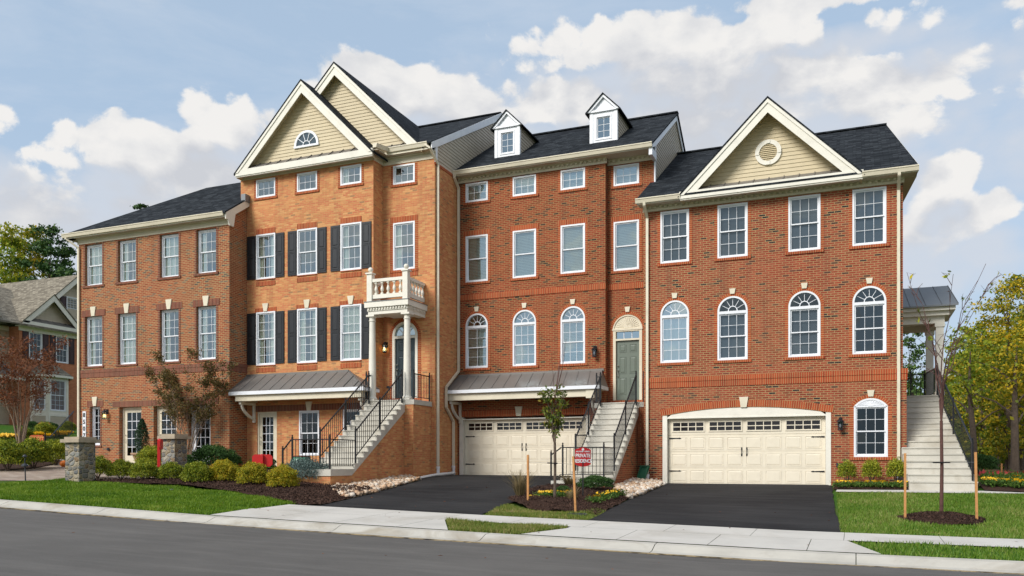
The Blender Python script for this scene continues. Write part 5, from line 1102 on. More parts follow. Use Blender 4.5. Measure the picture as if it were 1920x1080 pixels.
def join(obs,name):
    bm=bmesh.new()
    for o in obs: bm.from_mesh(o.data)
    me=bpy.data.meshes.new(name); bm.to_mesh(me); bm.free(); me.materials.append(obs[0].data.materials[0])
    for o in obs: bpy.data.objects.remove(o)
    o=bpy.data.objects.new(name,me); C.objects.link(o); WL[o.name]=Vector((0,0,0)); return tag(o,kind='structure')
join(walk,'pavement')
dw3=[(-12.35,16.24)]+gq((600,949),(640,941),(700,926),(760,909),(783,904.5))+[(-13.98,25.0),(-13.98,28.8),(-8.6,28.8),(-8.55,24.3)]+gq((1033,909),(1028,918),(1005,931),(950,948),(926,958))+[(-7.42,16.24)]
drape('driveway',noisy(dw3,10,.045),.03,'drive')
dw4=gq((1103,978),(1140,958),(1175,941))+[(-5.95,26.35),(-5.80,27.6),(-.82,27.6),(-.66,26.4),(-.5,22),(-.24,16.24),(-4.95,16.24)]
drape('driveway',noisy(dw4,10,.045),.03,'drive')
# entrance walk in front of the right bed and the side steps
drape('walkway',[(-.52,24.85),(-.50,25.38),(1.2,25.50),(3.15,25.52),(4.4,25.1),(3.1,24.95)],.035,'walk')
patio=[(-31.5,14.2),(-24.5,17.3),(-22.2,18.6),(-15.6,21.6),(-16.4,24.6),(-21.9,24.9),(-22,25.4),(-30.2,25.4),(-31.6,25.6),(-33,24.2),(-27.5,19.2),(-36,15.5)]
drape('patio',patio,.02,'paver')
# mulch beds
bedF=gq((150,902),(230,909),(330,914),(440,926),(520,938),(565,950),(600,950),(642,941),(700,925),(690,918),(622,918))+[(-15.2,20.9),(-16.3,21.4),(-16.9,22.3),(-19.3,20.9),(-21.3,19.35)]
hump=lambda x,y:.03
def lump(cx,cy,rx,ry,h): return lambda x,y: h*max(0,1-((x-cx)/rx)**2-((y-cy)/ry)**2)+.015*math.sin(x*9+y*5)*math.sin(y*11-x*3)
bed_main=drape('mulch_bed',noisy(bedF,3,.05),.05,'mulch',.25,lump(-16,20,6,2.2,.10),'stuff')
bedH=[(-21.75,22.2),(-21.6,24.9),(-16.25,25.9),(-16.25,23.0),(-17.2,22.9),(-19.5,22.6),(-20.6,22.0)]
drape('mulch_bed',noisy(bedH,3,.05),.045,'mulch',.25,lump(-19,24,3,2,.08),'stuff')
bedC=gq((951,947),(965,936),(990,926),(1030,917))+[(-8.55,23.2),(-8.5,23.7),(-6.7,23.7),(-6.5,25.0)]+gq((1190,934),(1172,942),(1141,958),(1119,970),(1085,962),(1040,961),(1000,960))
mC=lump(-7.0,19.1,1.5,1.2,.14); m2=lump(-7.3,22,2,2,.12)
drape('mulch_bed',noisy(bedC,4,.05),.05,'mulch',.2,lambda x,y:mC(x,y)+m2(x,y),'stuff')
bedR=[(-.60,25.42),(-.64,27.35),(1.35,27.35),(1.33,25.55)]
drape('mulch_bed',noisy(bedR,2,.03),.05,'mulch',.25,lump(.3,26.6,1.2,1,.08),'stuff')
bedS=[(3.2,25.6),(4.5,25.15),(12,26),(12,33),(4.5,33),(3.1,30)]
drape('mulch_bed',noisy(bedS,2,.05),.05,'mulch',.4,lump(6,28,4,3,.12),'stuff')
bedL=gq((-40,884),(0,884),(60,880),(112,870),(118,866),(95,860),(0,860),(-40,862))
drape('mulch_bed',noisy(bedL,3,.05),.05,'mulch',.4,None,'stuff')
cx,cy,_=gp(1765,978); mring=[(cx+.80*math.cos(a)*(1+.05*math.sin(5*a)),cy+.85*math.sin(a)*(1+.04*math.cos(4*a))) for a in [2*math.pi*k/36 for k in range(36)]]
drape('mulch_ring',mring,.03,'mulch',.12,lump(cx,cy,.85,.9,.13),'stuff')
def bits(name,poly,n,size,mat,flat=.3,off=.06,kind='stuff',hb=None):
    lo=np.min(poly,0);hi=np.max(poly,0); P=RNG.random((n*4,2))*(hi-lo)+lo; P=P[inpoly(P,poly)][:n]; z=zG(P)+off+(np.array([hb(a,b) for a,b in P]) if hb else 0)
    V,F=leaves(np.column_stack([P,z]),size,.35,0,.6); return tag(npmesh(name,V,F,mat),kind=kind)
M['chip']=leafmat('bark_chip',[(.2,(.014,.008,.006)),(.5,(.045,.022,.015)),(.8,(.11,.06,.042)),(.97,(.25,.17,.11))],9,0,.9)
bits('mulch_chips',bedF,14000,.055,'chip',off=.075,hb=lump(-16,20,6,2.2,.10)); bits('mulch_chips',bedC,9000,.05,'chip',off=.075,hb=lambda x,y:mC(x,y)+m2(x,y)); bits('mulch_chips',mring,2600,.045,'chip',off=.05,hb=lump(cx,cy,.85,.9,.13)); bits('mulch_chips',bedR,2500,.05,'chip',off=.07)
# gravel strips
def rocks(name,poly,n,smin,smax,off=.06,hb=None):
    lo=np.min(poly,0);hi=np.max(poly,0); P=RNG.random((n*5,2))*(hi-lo)+lo; P=P[inpoly(P,poly)][:n]; n=len(P)
    cube=np.array([(x,y,z) for x in(-1,1) for y in(-1,1) for z in(-1,1)],float); fc=np.array([(0,1,3,2),(4,6,7,5),(0,4,5,1),(2,3,7,6),(0,2,6,4),(1,5,7,3)])
    V=[];F=[]
    for i,(a,b) in enumerate(P):
        s=smin+(smax-smin)*RNG.random(); c=cube*(1+.35*(RNG.random((8,3))-.5))*np.array([1,.5+.5*RNG.random(),.3+.3*RNG.random()])*s/2
        q=Matrix.Rotation(RNG.random()*6.28,3,'Z')@Matrix.Rotation((RNG.random()-.5)*1.2,3,'X')@Matrix.Rotation((RNG.random()-.5)*1.2,3,'Y')
        c=c@np.array(q).T+np.array([a,b,G(a,b)+off+RNG.random()*.05+(hb(a,b) if hb else 0)]); F.append(fc+len(V)*8); V.append(c)
    return tag(npmesh(name,np.concatenate(V),np.concatenate(F),'rock'),kind='stuff')
gv3=gq((622,924),(648,939),(702,926),(762,909),(788,902))+[(-14.05,25.3),(-14.45,25.3),(-14.42,21.0)]
gv4=gq((1158,930),(1180,939),(1214,925),(1246,911))+[(-5.98,26.9),(-5.95,27.35),(-6.5,27.3),(-6.72,26.8),(-6.7,24.4)]
drape('gravel_bed',gv3,.04,'grit',.4,None,'stuff'); drape('gravel_bed',gv4,.04,'grit',.4,None,'stuff')
rocks('river_rock',gv3,750,.07,.16); rocks('river_rock',gv4,800,.07,.16)
# lawns of real blades
def lawn(name,poly,n,h,mat,holes=(),patch=None):
    lo=np.min(poly,0);hi=np.max(poly,0); P=RNG.random((int(n*2.2),2))*(hi-lo)+lo; P=P[inpoly(P,poly)]
    for hpoly in holes: P=P[~inpoly(P,hpoly)]
    P=P[:n]; n=len(P); z=zG(P)+.01; hh=h*(.6+.8*RNG.random(n)); hh*=1+.25*np.sin(P[:,0]*3+1.3*np.sin(P[:,1]*2))
    a=RNG.random(n)*6.28; w=.007+.006*RNG.random(n); dx=np.cos(a)*w;dy=np.sin(a)*w; lean=(RNG.random((n,2))-.5)*1.1
    B=np.column_stack([P,z]); v0=B+np.column_stack([-dx,-dy,np.zeros(n)]); v1=B+np.column_stack([dx,dy,np.zeros(n)]); v2=B+np.column_stack([lean[:,0]*hh,lean[:,1]*hh,hh])
    V=np.stack([v0,v1,v2],1).reshape(-1,3); return tag(npmesh(name,V,np.arange(3*n).reshape(n,3),mat),kind='stuff')
lawnL=gq((0,909),(60,905),(120,899),(150,898),(160,902),(230,909),(330,914),(440,926),(520,938),(558,947))+[(-12.48,16.2),(-12.32,13.56),(-30,13.56),(-33,15.5)]
lawn('lawn',lawnL,110000,.055,'blade')
lawnR=[(-.26,16.26),(-.50,24.8),(3.1,24.93),(4.4,25.08),(12,25.9),(14,16.26)]
lawn('lawn',lawnR,120000,.055,'blade_r',holes=[mring]); lawn('lawn',iR,16000,.06,'blade_r'); lawn('lawn',iL,11000,.06,'blade_dry')
fr_=gq((905,969),(930,956),(951,948),(985,958),(1040,963),(1085,964),(1120,957),(1135,962),(1106,977))
drape('worn_turf',fr_,.02,'turf_dry',.4,None,'structure'); lawn('lawn',fr_,8000,.055,'blade_dry')
lawnB=gq((-30,858),(0,856),(90,856),(128,842),(150,820),(20,815),(-30,815)); lawn('lawn',lawnB,22000,.08,'blade')
def litter(name,poly,n,mat,size=.07,off=.05):
    lo=np.min(poly,0);hi=np.max(poly,0); P=RNG.random((n*5,2))*(hi-lo)+lo; P=P[inpoly(P,poly)][:n]; z=zG(P)+off
    V,F=leaves(np.column_stack([P,z]),size,.6,0,.5); V=V.reshape(-1,4,3); V[:,:,2]=z[:,None]+(V[:,:,2]-z[:,None])*.25; tag(npmesh(name,V.reshape(-1,3),F,mat),kind='stuff')
litter('fallen_leaves',lawnR,150,'l_russet',.07,.06); litter('fallen_leaves',lawnL,70,'l_russet',.06,.06); litter('fallen_leaves',[(-20,9),(8,9),(8,16.2),(-12,16.2),(-20,13.5)],70,'l_russet',.06,.045); litter('fallen_leaves',dw3,50,'l_russet',.06,.04); litter('fallen_leaves',dw4,30,'l_russet',.05,.04)
# ================================================================ PLANTS
def copytree(o,loc,rotz=0,sc=1.,label=None,parent=None):
    c=o.copy(); C.objects.link(c)
    if parent is None:
        c.location=loc; c.rotation_euler=(0,0,rotz); c.scale=(sc,)*3 if isinstance(sc,(int,float)) else sc; WL[c.name]=Vector(loc)
        if label: c['label']=label
    else: c.parent=parent
    for ch in list(o.children): copytree(ch,None,parent=c)
    return c
def shrub(name,label,mat,r,h,n,leaf,loc=(0,0,0),cat='shrub',group=None,spiky=.12,base_gap=.05):
    """a clipped mound: leafy shell with lumps, inner leaves and woody stems"""
    loc=Vector(loc); o=empty(name,loc,label,cat,group)
    d=RNG.normal(size=(n,3)); d/=np.linalg.norm(d,axis=1)[:,None]; d[:,2]=np.where(d[:,2]<-.35,-d[:,2],d[:,2])
    lump_=1+.10*np.sin(d[:,0]*6+1)*np.sin(d[:,1]*7)+.08*np.sin(d[:,2]*9+d[:,0]*5)
    rad=(RNG.random(n)**.20)*lump_*(1+spiky*(RNG.random(n)-.3))
    P=d*rad[:,None]*np.array([r,r,h*.62]); P[:,2]+=h*.46+base_gap
    V,F=leaves(P+np.array(loc),leaf,.55,.5,.4); npmesh('foliage',V,F,mat,o,loc)
    mb=MB()
    for k in range(7): a=k*.9; mb.tube([loc+Vector((0,0,-.03)),loc+Vector((math.cos(a)*r*.25,math.sin(a)*r*.25,h*.3)),loc+Vector((math.cos(a)*r*.5,math.sin(a)*r*.5,h*.65))],[.02,.014,.006],5)
    mb.build('stems','bark',o); return o
def size_at(p,px): return px*dep(p)/FPX
ordn=['first','second','third','fourth','fifth','sixth','seventh','eighth']
front=[(183,898,50,0,'green boxwood mound right beside the front stone pillar'),(227,902,48,0,'green boxwood mound, second from the front stone pillar'),(271,905,50,0,'green boxwood mound in front of the potted topiary, third from the pillar'),(320,905,48,0,'loose green boxwood mound in the front row, fourth from the pillar'),(369,912,54,0,'bright green mound under the crape myrtle, fifth in the front row')]
yel=[(419,911,56,'golden tipped mound, leftmost of the three yellow ones'),(474,917,58,'golden yellow mound, middle one of the three yellow ones'),(530,922,58,'yellowest mound, beside the blue spruce at the row end')]
p=gp(183,898); g_=shrub('boxwood_shrub',front[0][4],'l_box',.44,.68,8500,.048,p,group='rounded shrubs along the front mulch bed',spiky=.28,base_gap=.02)
for i,(x,y,w,_,lb) in enumerate(front):
    q=gp(x,y); s=size_at(q,w)/.95
    if i==0: g_.scale=(s,)*3
    else: copytree(g_,q,i*1.3,(s,s,s*(.94+.04*(i%3))),lb)
p=gp(419,911); y_=shrub('golden_shrub',yel[0][3],'l_yel',.44,.68,9000,.046,p,group='rounded shrubs along the front mulch bed',spiky=.28,base_gap=.02)
for i,(x,y,w,lb) in enumerate(yel):
    q=gp(x,y); s=size_at(q,w)/.95
    if i==0: y_.scale=(s,)*3
    else: copytree(y_,q,i*1.9,s,lb)
q=gp(285,884); copytree(g_,q,2.2,size_at(q,52)/.9,'green mound behind the front row, left of the second stone pillar')
hl=shrub('holly_shrub','broad dark green holly at the foot of the crape myrtle, near the brick corner','l_holly',.75,.80,9500,.058,gp(400,884))
copytree(hl,gp(340,880),1.4,.62,'small dark green shrub right in front of the second stone pillar')
copytree(hl,gp(432,876),2.9,.55,'low dark shrub against the corner of the left brick townhouse')
hp=gp(529,872); copytree(hl,Vector((-19.9,24.6,G(-19.9,24.6))),.7,.62,'dark leafy shrub behind the red sign under the orange brick house window')
# right bed
rb=[(1590,903,40,'small upright boxwood by the right garage, leftmost of three'),(1631,900,40,'small upright boxwood under the lower right window, middle of three'),(1673,901,42,'small upright boxwood beside the right downspout, rightmost of three')]
b0=shrub('boxwood_shrub',rb[0][3],'l_box',.235,.50,3200,.042,(-.25,26.75,.82),group='small boxwoods under the lower right window',spiky=.5,base_gap=.08)
for i,X in enumerate((-.25,.42,1.10)):
    if i==0: b0.location=(X,26.70,G(X,26.7)+.08)
    else: copytree(b0,(X,26.70,G(X,26.7)+.08),i*1.7,1.+.04*i,rb[i][3])
# left row and background mounds
ll=[(14,884,66,'green mound at the left picture edge, beyond the path'),(62,880,64,'green mound left of the path light, in the back row'),(104,873,52,'green mound by the garden steps, end of the back row')]
for i,(x,y,w,lb) in enumerate(ll): q=gp(x,y); c=copytree(g_,q,i+.4,size_at(q,w)/.9,lb); c['group']='green mounds beyond the path'
for x,y,w,lb in ((45,828,30,'small green mound on the upper left lawn edge'),(84,822,34,'small green mound behind the red and gold sign'),(60,806,26,'round dark bush in front of the left house bay')):
    q=gp(x,y); copytree(hl if 'dark' in lb else g_,q,.3,size_at(q,w)/(1.5 if 'dark' in lb else .9),lb)
q=gp(95,808); copytree(hl,q,.9,.5,'low dark bush under the bay window of the left house'); 
q=gp(128,812); copytree(g_,q,.9,.8,'yellow green bush near the left house corner, above the stair rail')
# blue spruce
p=gp(573,912); p.z+=.05; s=shrub('blue_spruce','spreading blue grey dwarf spruce at the foot of the orange brick stairs','l_spruce',.62,.62,9000,.045,p,'shrub',spiky=.5)
copytree(s,Vector((-16.6,22.6,G(-16.6,22.6))),1.,.8,'smaller blue grey dwarf spruce behind the stair railing, by the green urn')
# centre bed
p=gp(1150,930); h2=copytree(hl,gp(1117,929)+Vector((0,0,.12)),.4,(.66,.5,.46),'spreading dark green shrub under the middle stair landing')
copytree(hl,gp(1056,937)+Vector((0,0,.1)),2.4,.28,'small dark shrub between the young tree and the middle stairs')
def tuft(name,label,loc,h,n,mat,spread=.35,group=None):
    loc=Vector(loc); a=RNG.random(n)*6.28; l=h*(.5+.5*RNG.random(n)); t=spread*RNG.random(n); V=[];F=[]
    for i in range(n):
        b=np.array(loc)+np.array([math.cos(a[i]),math.sin(a[i]),0])*.05; d=np.array([math.cos(a[i]),math.sin(a[i]),0]); w=np.array([-d[1],d[0],0])*.006
        m=b+d*t[i]*l[i]*.4+np.array([0,0,l[i]*.6]); e=b+d*t[i]*l[i]*1.3+np.array([0,0,l[i]*.95]); k=len(V); V+=[b-w,b+w,m+w,m-w,e+w*.3,e-w*.3]; F+=[(k,k+1,k+2,k+3),(k+3,k+2,k+4,k+5)]
    o=npmesh(name,V,F,mat,None,loc); return tag(o,label,'grass',group)
tuft('ornamental_grass','tall straw coloured grass tuft left of the stake at the middle bed',gp(975,938),.85,220,'l_dry',.7)
tuft('ornamental_grass','short dry grass tuft just left of the leaning stake with sign',gp(1071,948),.5,120,'l_dry',.5)
tuft('ornamental_grass','dry brown grass against the wall under the middle stair landing',(-7.75,23.2,G(-7.75,23.2)+.05),.42,260,'l_dry',1.1)
def clump(name,label,loc,group,mat='petal_y',r=.16,nf=16,cat='flowers',fs=.05,n=420):
    loc=Vector(loc); o=empty(name,loc,label,cat,group)
    P=RNG.normal(size=(n,3))*np.array([r*.55,r*.55,.035])+np.array([0,0,.08]); P[:,2]=np.abs(P[:,2]); V,F=leaves(P+np.array(loc),.045,.6,.4); npmesh('foliage',V,F,'l_flower',o,loc)
    mb=MB()
    for i in range(nf):
        a=RNG.random()*6.28; q=loc+Vector((math.cos(a)*r*RNG.random()**.5*1.1,math.sin(a)*r*RNG.random()**.5*1.1,.13+.05*RNG.random()))
        t=Vector((RNG.random()-.5,-.9-RNG.random()*.4,.7)).normalized(); u=t.orthogonal().normalized(); v=t.cross(u)
        for k in range(5):
            b=k*2*math.pi/5; c=(u*math.cos(b)+v*math.sin(b)); e=(u*math.cos(b+.55)+v*math.sin(b+.55)); f=(u*math.cos(b-.55)+v*math.sin(b-.55)); s_=fs*(.8+.4*RNG.random())*.5
            mb.f_([q,q+f*s_*.7+t*.003,q+c*s_+t*.004,q+e*s_*.7+t*.003])
    mb.build('blossoms',mat,o); return o
gname='yellow pansies in the middle bed'
c0=clump('pansy_clump','yellow pansies right of the left stake, leftmost clump in the middle bed',gp(1001,942),gname)
for i,(x,y,lb) in enumerate(((1019,942,'yellow pansies between the left stake and the young trunk'),(1033,941,'yellow pansies touching the left side of the young trunk'),(1053,941,'yellow pansies just right of the young trunk'),(1064,942,'yellow pansies right of the young trunk, nearest the leaning stake'),(1117,951,'yellow pansies nearest the driveway corner of the middle bed'),(1130,945,'yellow pansies middle clump along the right driveway edge'),(1145,941,'yellow pansies just before the gravel on the driveway edge'),(1158,937,'yellow pansies touching the pale gravel of the middle bed'))): q=gp(x,y); q.z+=.09; copytree(c0,q,i*1.1,1.1,lb)
where=['beside the right garage jamb','under the leftmost small boxwood','between the left and middle small boxwoods','under the middle small boxwood','between the middle and right small boxwoods','under the right small boxwood','at the foot of the right downspout']
for i in range(7): X=-.42+.27*i; c=copytree(c0,(X,25.75+.06*(i%2),G(X,25.75)+.07),i*.9,1.05,'yellow pansies '+where[i]); c['group']='yellow pansies under the lower right window'
wh2=['nearest the side steps','second from the side steps','third from the side steps','by the red flowers at right','at the right picture edge','far back in the right bed']
for i,(x,y) in enumerate(((1851,916),(1866,918),(1882,917),(1898,919),(1913,921),(1905,909))): q=gp(x,y); q.z+=.08; c=copytree(c0,q,i*.8,1.25,'yellow pansies '+wh2[i]); c['group']='yellow pansies in the far right bed'
rr_=clump('rose_bush','red flowering bush right of the side steps',gp(1862,905),'red flowering bushes at right','petal_r',.36,17,'shrub',.07,2200); rr_.scale=(1.1,1.1,2.2)
copytree(rr_,gp(1893,898),1.,(.8,.8,1.6),'red flowering bush behind the pansies, right of the first one'); copytree(rr_,gp(1917,902),2.,(.8,.8,1.9),'red flowering bush at the right picture edge')
rd=copytree(rr_,Vector((-19.0,22.6,G(-19,22.6))),2.,(.35,.35,.8),'small red flowering plant by the red sign under the orange brick house'); rd['group']='red flowers by the red sign'
q=gp(1838,890); copytree(hl,q,.2,1.0,'grey green bush behind the side steps railing'); 
mum=clump('chrysanthemum','yellow mums left of the gold lettered sign, at the picture edge',gp(15,828),'yellow mums by the left house','petal_y',.42,170,'flowers',.10,500); mum.scale=(1.2,1.2,1.8)
for x,y,s_,lb in ((62,822,1.0,'yellow mums directly behind the gold lettered sign'),(84,824,.9,'yellow mums between the sign and the stair rail'),(106,822,1.1,'yellow mums behind the stair rail'),(122,818,.9,'yellow mums nearest the stone pillar, beyond the rail')): q=gp(x,y); copytree(mum,q,s_*3,(s_,s_,s_*1.6),lb)
# trees ---------------------------------------------------------
def stemtree(name,label,loc,H,stems,spread,trunkH,leafm,nl,leafs,bark,seed,sub=7,twig=.45,r0=.035,low=.3,cat='tree',leaf_lo=.45,curve=.3,clus=.09,single=False,droop=0.):
    R=random.Random(seed); loc=Vector(loc); o=empty(name,loc,label,cat); tr=MB(); pts=[]
    if single: tr.tube([loc-Vector((0,0,.1)),loc+Vector((.01,0,trunkH*.5)),loc+Vector((0,.01,trunkH))],[r0*1.25,r0*1.05,r0*.95],8)
    br=MB()
    for k in range(stems):
        a=2*math.pi*k/stems+R.uniform(-.4,.4); sp=spread*R.uniform(.45,1.05); h=H*R.uniform(.82,1.0); o_=Vector((math.cos(a),math.sin(a),0)); b=loc+(Vector((0,0,trunkH)) if single else o_*.06)
        hh=h-(trunkH if single else 0); P=[b+Vector((0,0,-.05))]; n=7
        for i in range(1,n+1):
            t=i/n; P.append(b+o_*sp*(t**(1+curve))+Vector((R.uniform(-.05,.05),R.uniform(-.05,.05),hh*t)))
        rs=[max(.004,(r0*(.55 if single else .8))*(1-t/n)**.9) for t in range(n+1)]; br.tube(P,rs,6)
        for s in range(sub):
            t=low+(1-low)*R.random(); i=min(n-1,int(t*n)); c=P[i].lerp(P[i+1],t*n-i); aa=a+R.uniform(-1.6,1.6); L=twig*R.uniform(.5,1.2)*(1.15-t*.6)
            e=c+Vector((math.cos(aa)*L*.7,math.sin(aa)*L*.7,L*R.uniform(.4,.9)-droop)); m=c.lerp(e,.5)+Vector((0,0,.04)); br.tube([c,m,e],[.009,.006,.003],4,False)
            for q in range(3): d=m.lerp(e,R.random()); f=d+Vector((R.uniform(-1,1),R.uniform(-1,1),R.uniform(-.1,.9)))*L*.35; br.tube([d,f],[.004,.002],3,False); pts.append((d,f,t))
            pts.append((m,e,t))
        pts.append((P[-2],P[-1],1))
    (tr if single else br).build('trunk',bark,o)
    if single: br.build('branches',bark,o)
    if nl:
        P=[]
        pts=[p for p in pts if p[2]>=leaf_lo] or pts
        for i in range(nl): d,f,_=pts[R.randrange(len(pts))]; q=d.lerp(f,R.random()**.6); P.append((q.x+R.gauss(0,clus),q.y+R.gauss(0,clus),q.z+R.gauss(0,clus*.8)))
        V,F=leaves(np.array(P),leafs,.5,-.2,.4); npmesh('crown',V,F,leafm,o,loc)
    return o
stemtree('bare_young_tree','bare young street tree staked in a mulch ring on the right lawn',gp(1765,974)+Vector((0,0,.1)),5.3,7,1.15,1.95,'l_green',36,.10,'bark_red',3,sub=6,twig=.55,r0=.032,single=True,leaf_lo=.4,curve=.9,clus=.02)
tm_=stemtree('young_leafy_tree','young staked tree with an olive crown in the middle bed between driveways',gp(1040,948)+Vector((0,0,.1)),3.05,7,.30,1.45,'l_young',850,.09,'bark',8,sub=8,twig=.30,r0=.034,single=True,low=.0,leaf_lo=0,clus=.045)
tw=MB(); R_=random.Random(4); b=Vector(tm_.location)+Vector((0,0,2.5))
for k in range(7): a=R_.random()*6.28; e=b+Vector((math.cos(a)*.5*R_.random(),math.sin(a)*.4,1.0+.55*R_.random())); tw.tube([b,b.lerp(e,.5)+Vector((math.cos(a)*.05,0,.0)),e],[.008,.005,.002],4,False)
tw.build('twigs','bark_red',tm_)
p=gp(352,878); stemtree('crape_myrtle','vase shaped crape myrtle with thin olive brown foliage before the left brick townhouse',p,4.05,13,1.65,.0,'l_brown',12000,.075,'bark_pale',12,sub=17,twig=.80,r0=.026,low=.34,leaf_lo=.40,clus=.075,curve=.35)
p=gp(38,846); stemtree('crape_myrtle','russet leaved crape myrtle in front of the left house',p,4.6,8,1.6,.0,'l_russet',6200,.10,'bark_pale',21,sub=13,twig=1.15,r0=.05,low=.28,leaf_lo=.36,clus=.14,curve=.45)
def bigtree(name,label,base,H,W,leafm,n,leafs,seed,r0=.22,bare=.25,clumps=60,cat='tree',group=None,shape='oval',bark='bark',cs=.11):
    R=random.Random(seed); base=Vector(base); o=empty(name,base,label,cat,group); tr=MB(); top=base+Vector((R.uniform(-.4,.4),R.uniform(-.4,.4),H*.93))
    P=[base-Vector((0,0,.3))]+[base.lerp(top,t)+Vector((R.uniform(-.15,.15),R.uniform(-.15,.15),0)) for t in (.15,.3,.45,.6,.75,.9)]; tr.tube(P,[r0*(1-.14*i) for i in range(7)],8)
    cen=[]
    for k in range(clumps):
        t=bare+(1-bare)*((k+.5)/clumps); tt=(t-bare)/(1-bare)
        if shape=='oval': rad=W*.5*math.sin(math.pi*min(.97,.14+.80*tt))**.7
        elif shape=='cone': rad=W*.5*(1-tt)**.85+.15
        else: rad=W*.5*(.65+.35*math.sin(tt*9+seed))
        a=k*2.399+R.uniform(-.5,.5); rr=rad*R.uniform(.25,1.08); c=base+Vector((math.cos(a)*rr,math.sin(a)*rr,H*t+R.uniform(-.03,.03)*H)); cen.append((c,rad))
        if k%2==0 and rr>rad*.4: s=base.lerp(top,max(.1,t-.10-.12*R.random())); tr.tube([s,s.lerp(c,.5)+Vector((0,0,.04*H*(1 if shape!='cone' else -.2))),c],[r0*.30*(1.1-t*.7),r0*.17*(1.1-t*.7),.02],5,False)
    tr.build('trunk',bark,o); Pn=[]
    w=[R.uniform(.3,1.0) for _ in cen]; tot=sum(w)
    for (c,rad),wi in zip(cen,w):
        m=int(n*wi/tot); s=W*cs*R.uniform(.7,1.25); fl=.55 if shape!='cone' else .28
        q=RNG.normal(size=(m,3))*np.array([s,s,s*fl])*.62; Pn.append(q+np.array(c))
    V,F=leaves(np.concatenate(Pn),leafs,.6,.2,.4); npmesh('crown',V,F,leafm,o,base); return o
gr='trees of the wood at right'
def bt(x,D,ytop,Wpx,leafm,n,ls,seed,label,**k):
    b=at(x,D); H=ZC+(YH-ytop)*D/FPX-b.z; return bigtree(k.pop('name','autumn_tree'),label,b,H,Wpx*D/FPX,leafm,n,ls,seed,**k)
bt(1900,44,520,150,'l_gold',15000,.15,31,'tall yellow leaved tree at the right picture edge',group=gr,bare=.10,clumps=80,r0=.20)
bt(1845,55,610,110,'l_gold',11000,.17,32,'yellow green tree left of the tall yellow one',group=gr,bare=.12,clumps=70)
bt(1812,60,620,80,'l_green',8000,.17,33,'olive tree just right of the side portico',group=gr,bare=.12,clumps=60)
bt(1872,66,640,140,'l_green',11000,.20,34,'dark olive tree standing behind the yellow ones',group=gr,bare=.05,clumps=80)
bt(1796,74,665,90,'l_green',5000,.26,35,'low olive tree farthest back beside the portico column',group=gr,bare=.05,clumps=60)
bt(1925,52,600,120,'l_green',9000,.18,36,'green tree partly cut by the right picture edge',group=gr,bare=.06,clumps=70)
bt(1835,48,700,80,'l_gold',3000,.16,37,'small yellow understory tree near the side steps railing',group=gr,bare=.15,clumps=40,r0=.09)
bt(1885,47,720,90,'l_green',3400,.16,38,'small olive understory tree under the tall yellow one',group=gr,bare=.1,clumps=40,r0=.09)
bt(1745,78,690,70,'l_pine',3200,.28,39,'dark pine seen between the portico columns',group=gr,bare=.2,clumps=50,name='pine_tree')
bt(1710,62,622,78,'l_pine',3600,.20,40,'dark pine between the right townhouse corner and the portico',group=gr,bare=.35,clumps=40,name='pine_tree',r0=.16)
bt(1960,40,560,170,'l_gold',5000,.2,41,'yellow tree whose left branches reach in at the right edge',group=gr,bare=.1,clumps=60)
for i,(x,D,src,lb) in enumerate(((2040,50,'autumn_tree','yellow tree outside the right edge, nearest'),(2120,58,'autumn_tree.001','yellow green tree outside the right edge, middle'),(2210,54,'autumn_tree.003','olive tree outside the right edge, farthest'))): copytree(bpy.data.objects[src],at(x,D),1.1*i,1.,lb)
trunks=MB()
for i,(x,D,w) in enumerate(((1829,40,.17),(1903,39,.2),(1868,46,.13),(1880,50,.16),(1850,52,.12),(1915,46,.14))):
    b=at(x,D); o=empty('slim_tree',b,['slim grey trunk right of the side steps railing','thick grey trunk at the right picture edge','thin trunk between the two thick grey trunks','leaning brown trunk behind the red flowers','thin dark trunk deep in the wood behind the steps railing','grey trunk beside the stake at the far right'][i],'tree',gr); m=MB(); m.tube([b-Vector((0,0,.2)),b+Vector((.1*(i%3-1),0,2)),b+Vector((.25*(i%3-1),.1,4)),b+Vector((.3*(i%3-1)+.1,.1,6.0))],[w,w*.8,w*.55,.02],8)
    for k in range(5): s=b+Vector((.1*(i%3-1),0,2.2+k*.5)); a=k*2.2+i; m.tube([s,s+Vector((math.cos(a)*.8,math.sin(a)*.5,.7)),s+Vector((math.cos(a)*1.7,math.sin(a)*.9,1.1))],[w*.3,w*.2,.01],5,False)
    m.build('trunk','bark',o)
    q=np.array([b+Vector(((k%5-2)*.35,(k%3-1)*.4,4.2+.45*(k%6))) for k in range(18)]); V,F=leaves(np.repeat(q,60,0)+RNG.normal(size=(18*60,3))*.42,.17,.6,.2); npmesh('crown',V,F,'l_gold' if i%2 else 'l_green',o,b)
# undergrowth and far wood as masses
def mass(name,x0,x1,D0,D1,hpx,n,leafm,ls,zlo=0.,seed=0):
    P=[]; r=np.random.default_rng(seed)
    for i in range(n):
        x=x0+(x1-x0)*r.random(); D=D0+(D1-D0)*r.random(); b=at(x,D); h=hpx*D/FPX*(.75+.25*math.sin(x*.045+D*.2)+.12*math.sin(x*.17)); P.append((b.x,b.y,b.z+zlo+h*r.random()**.8))
    V,F=leaves(np.array(P),ls,.6,.1,.5); return tag(npmesh(name,V,F,leafm),kind='stuff')
mass('undergrowth',1775,2260,48,64,75,15000,'l_green',.28,seed=3); mass('undergrowth',1690,1790,70,82,60,3500,'l_pine',.4,seed=4)
mass('far_wood',1700,2400,86,100,150,14000,'l_holly',.75,seed=5); mass('far_wood',-420,140,120,150,190,9000,'l_green',1.3,seed=6)
drape('forest_floor',[(3.6,31),(60,28),(80,90),(-20,90),(1.5,45)],.03,'floor',4)
gl='trees beyond the left house'
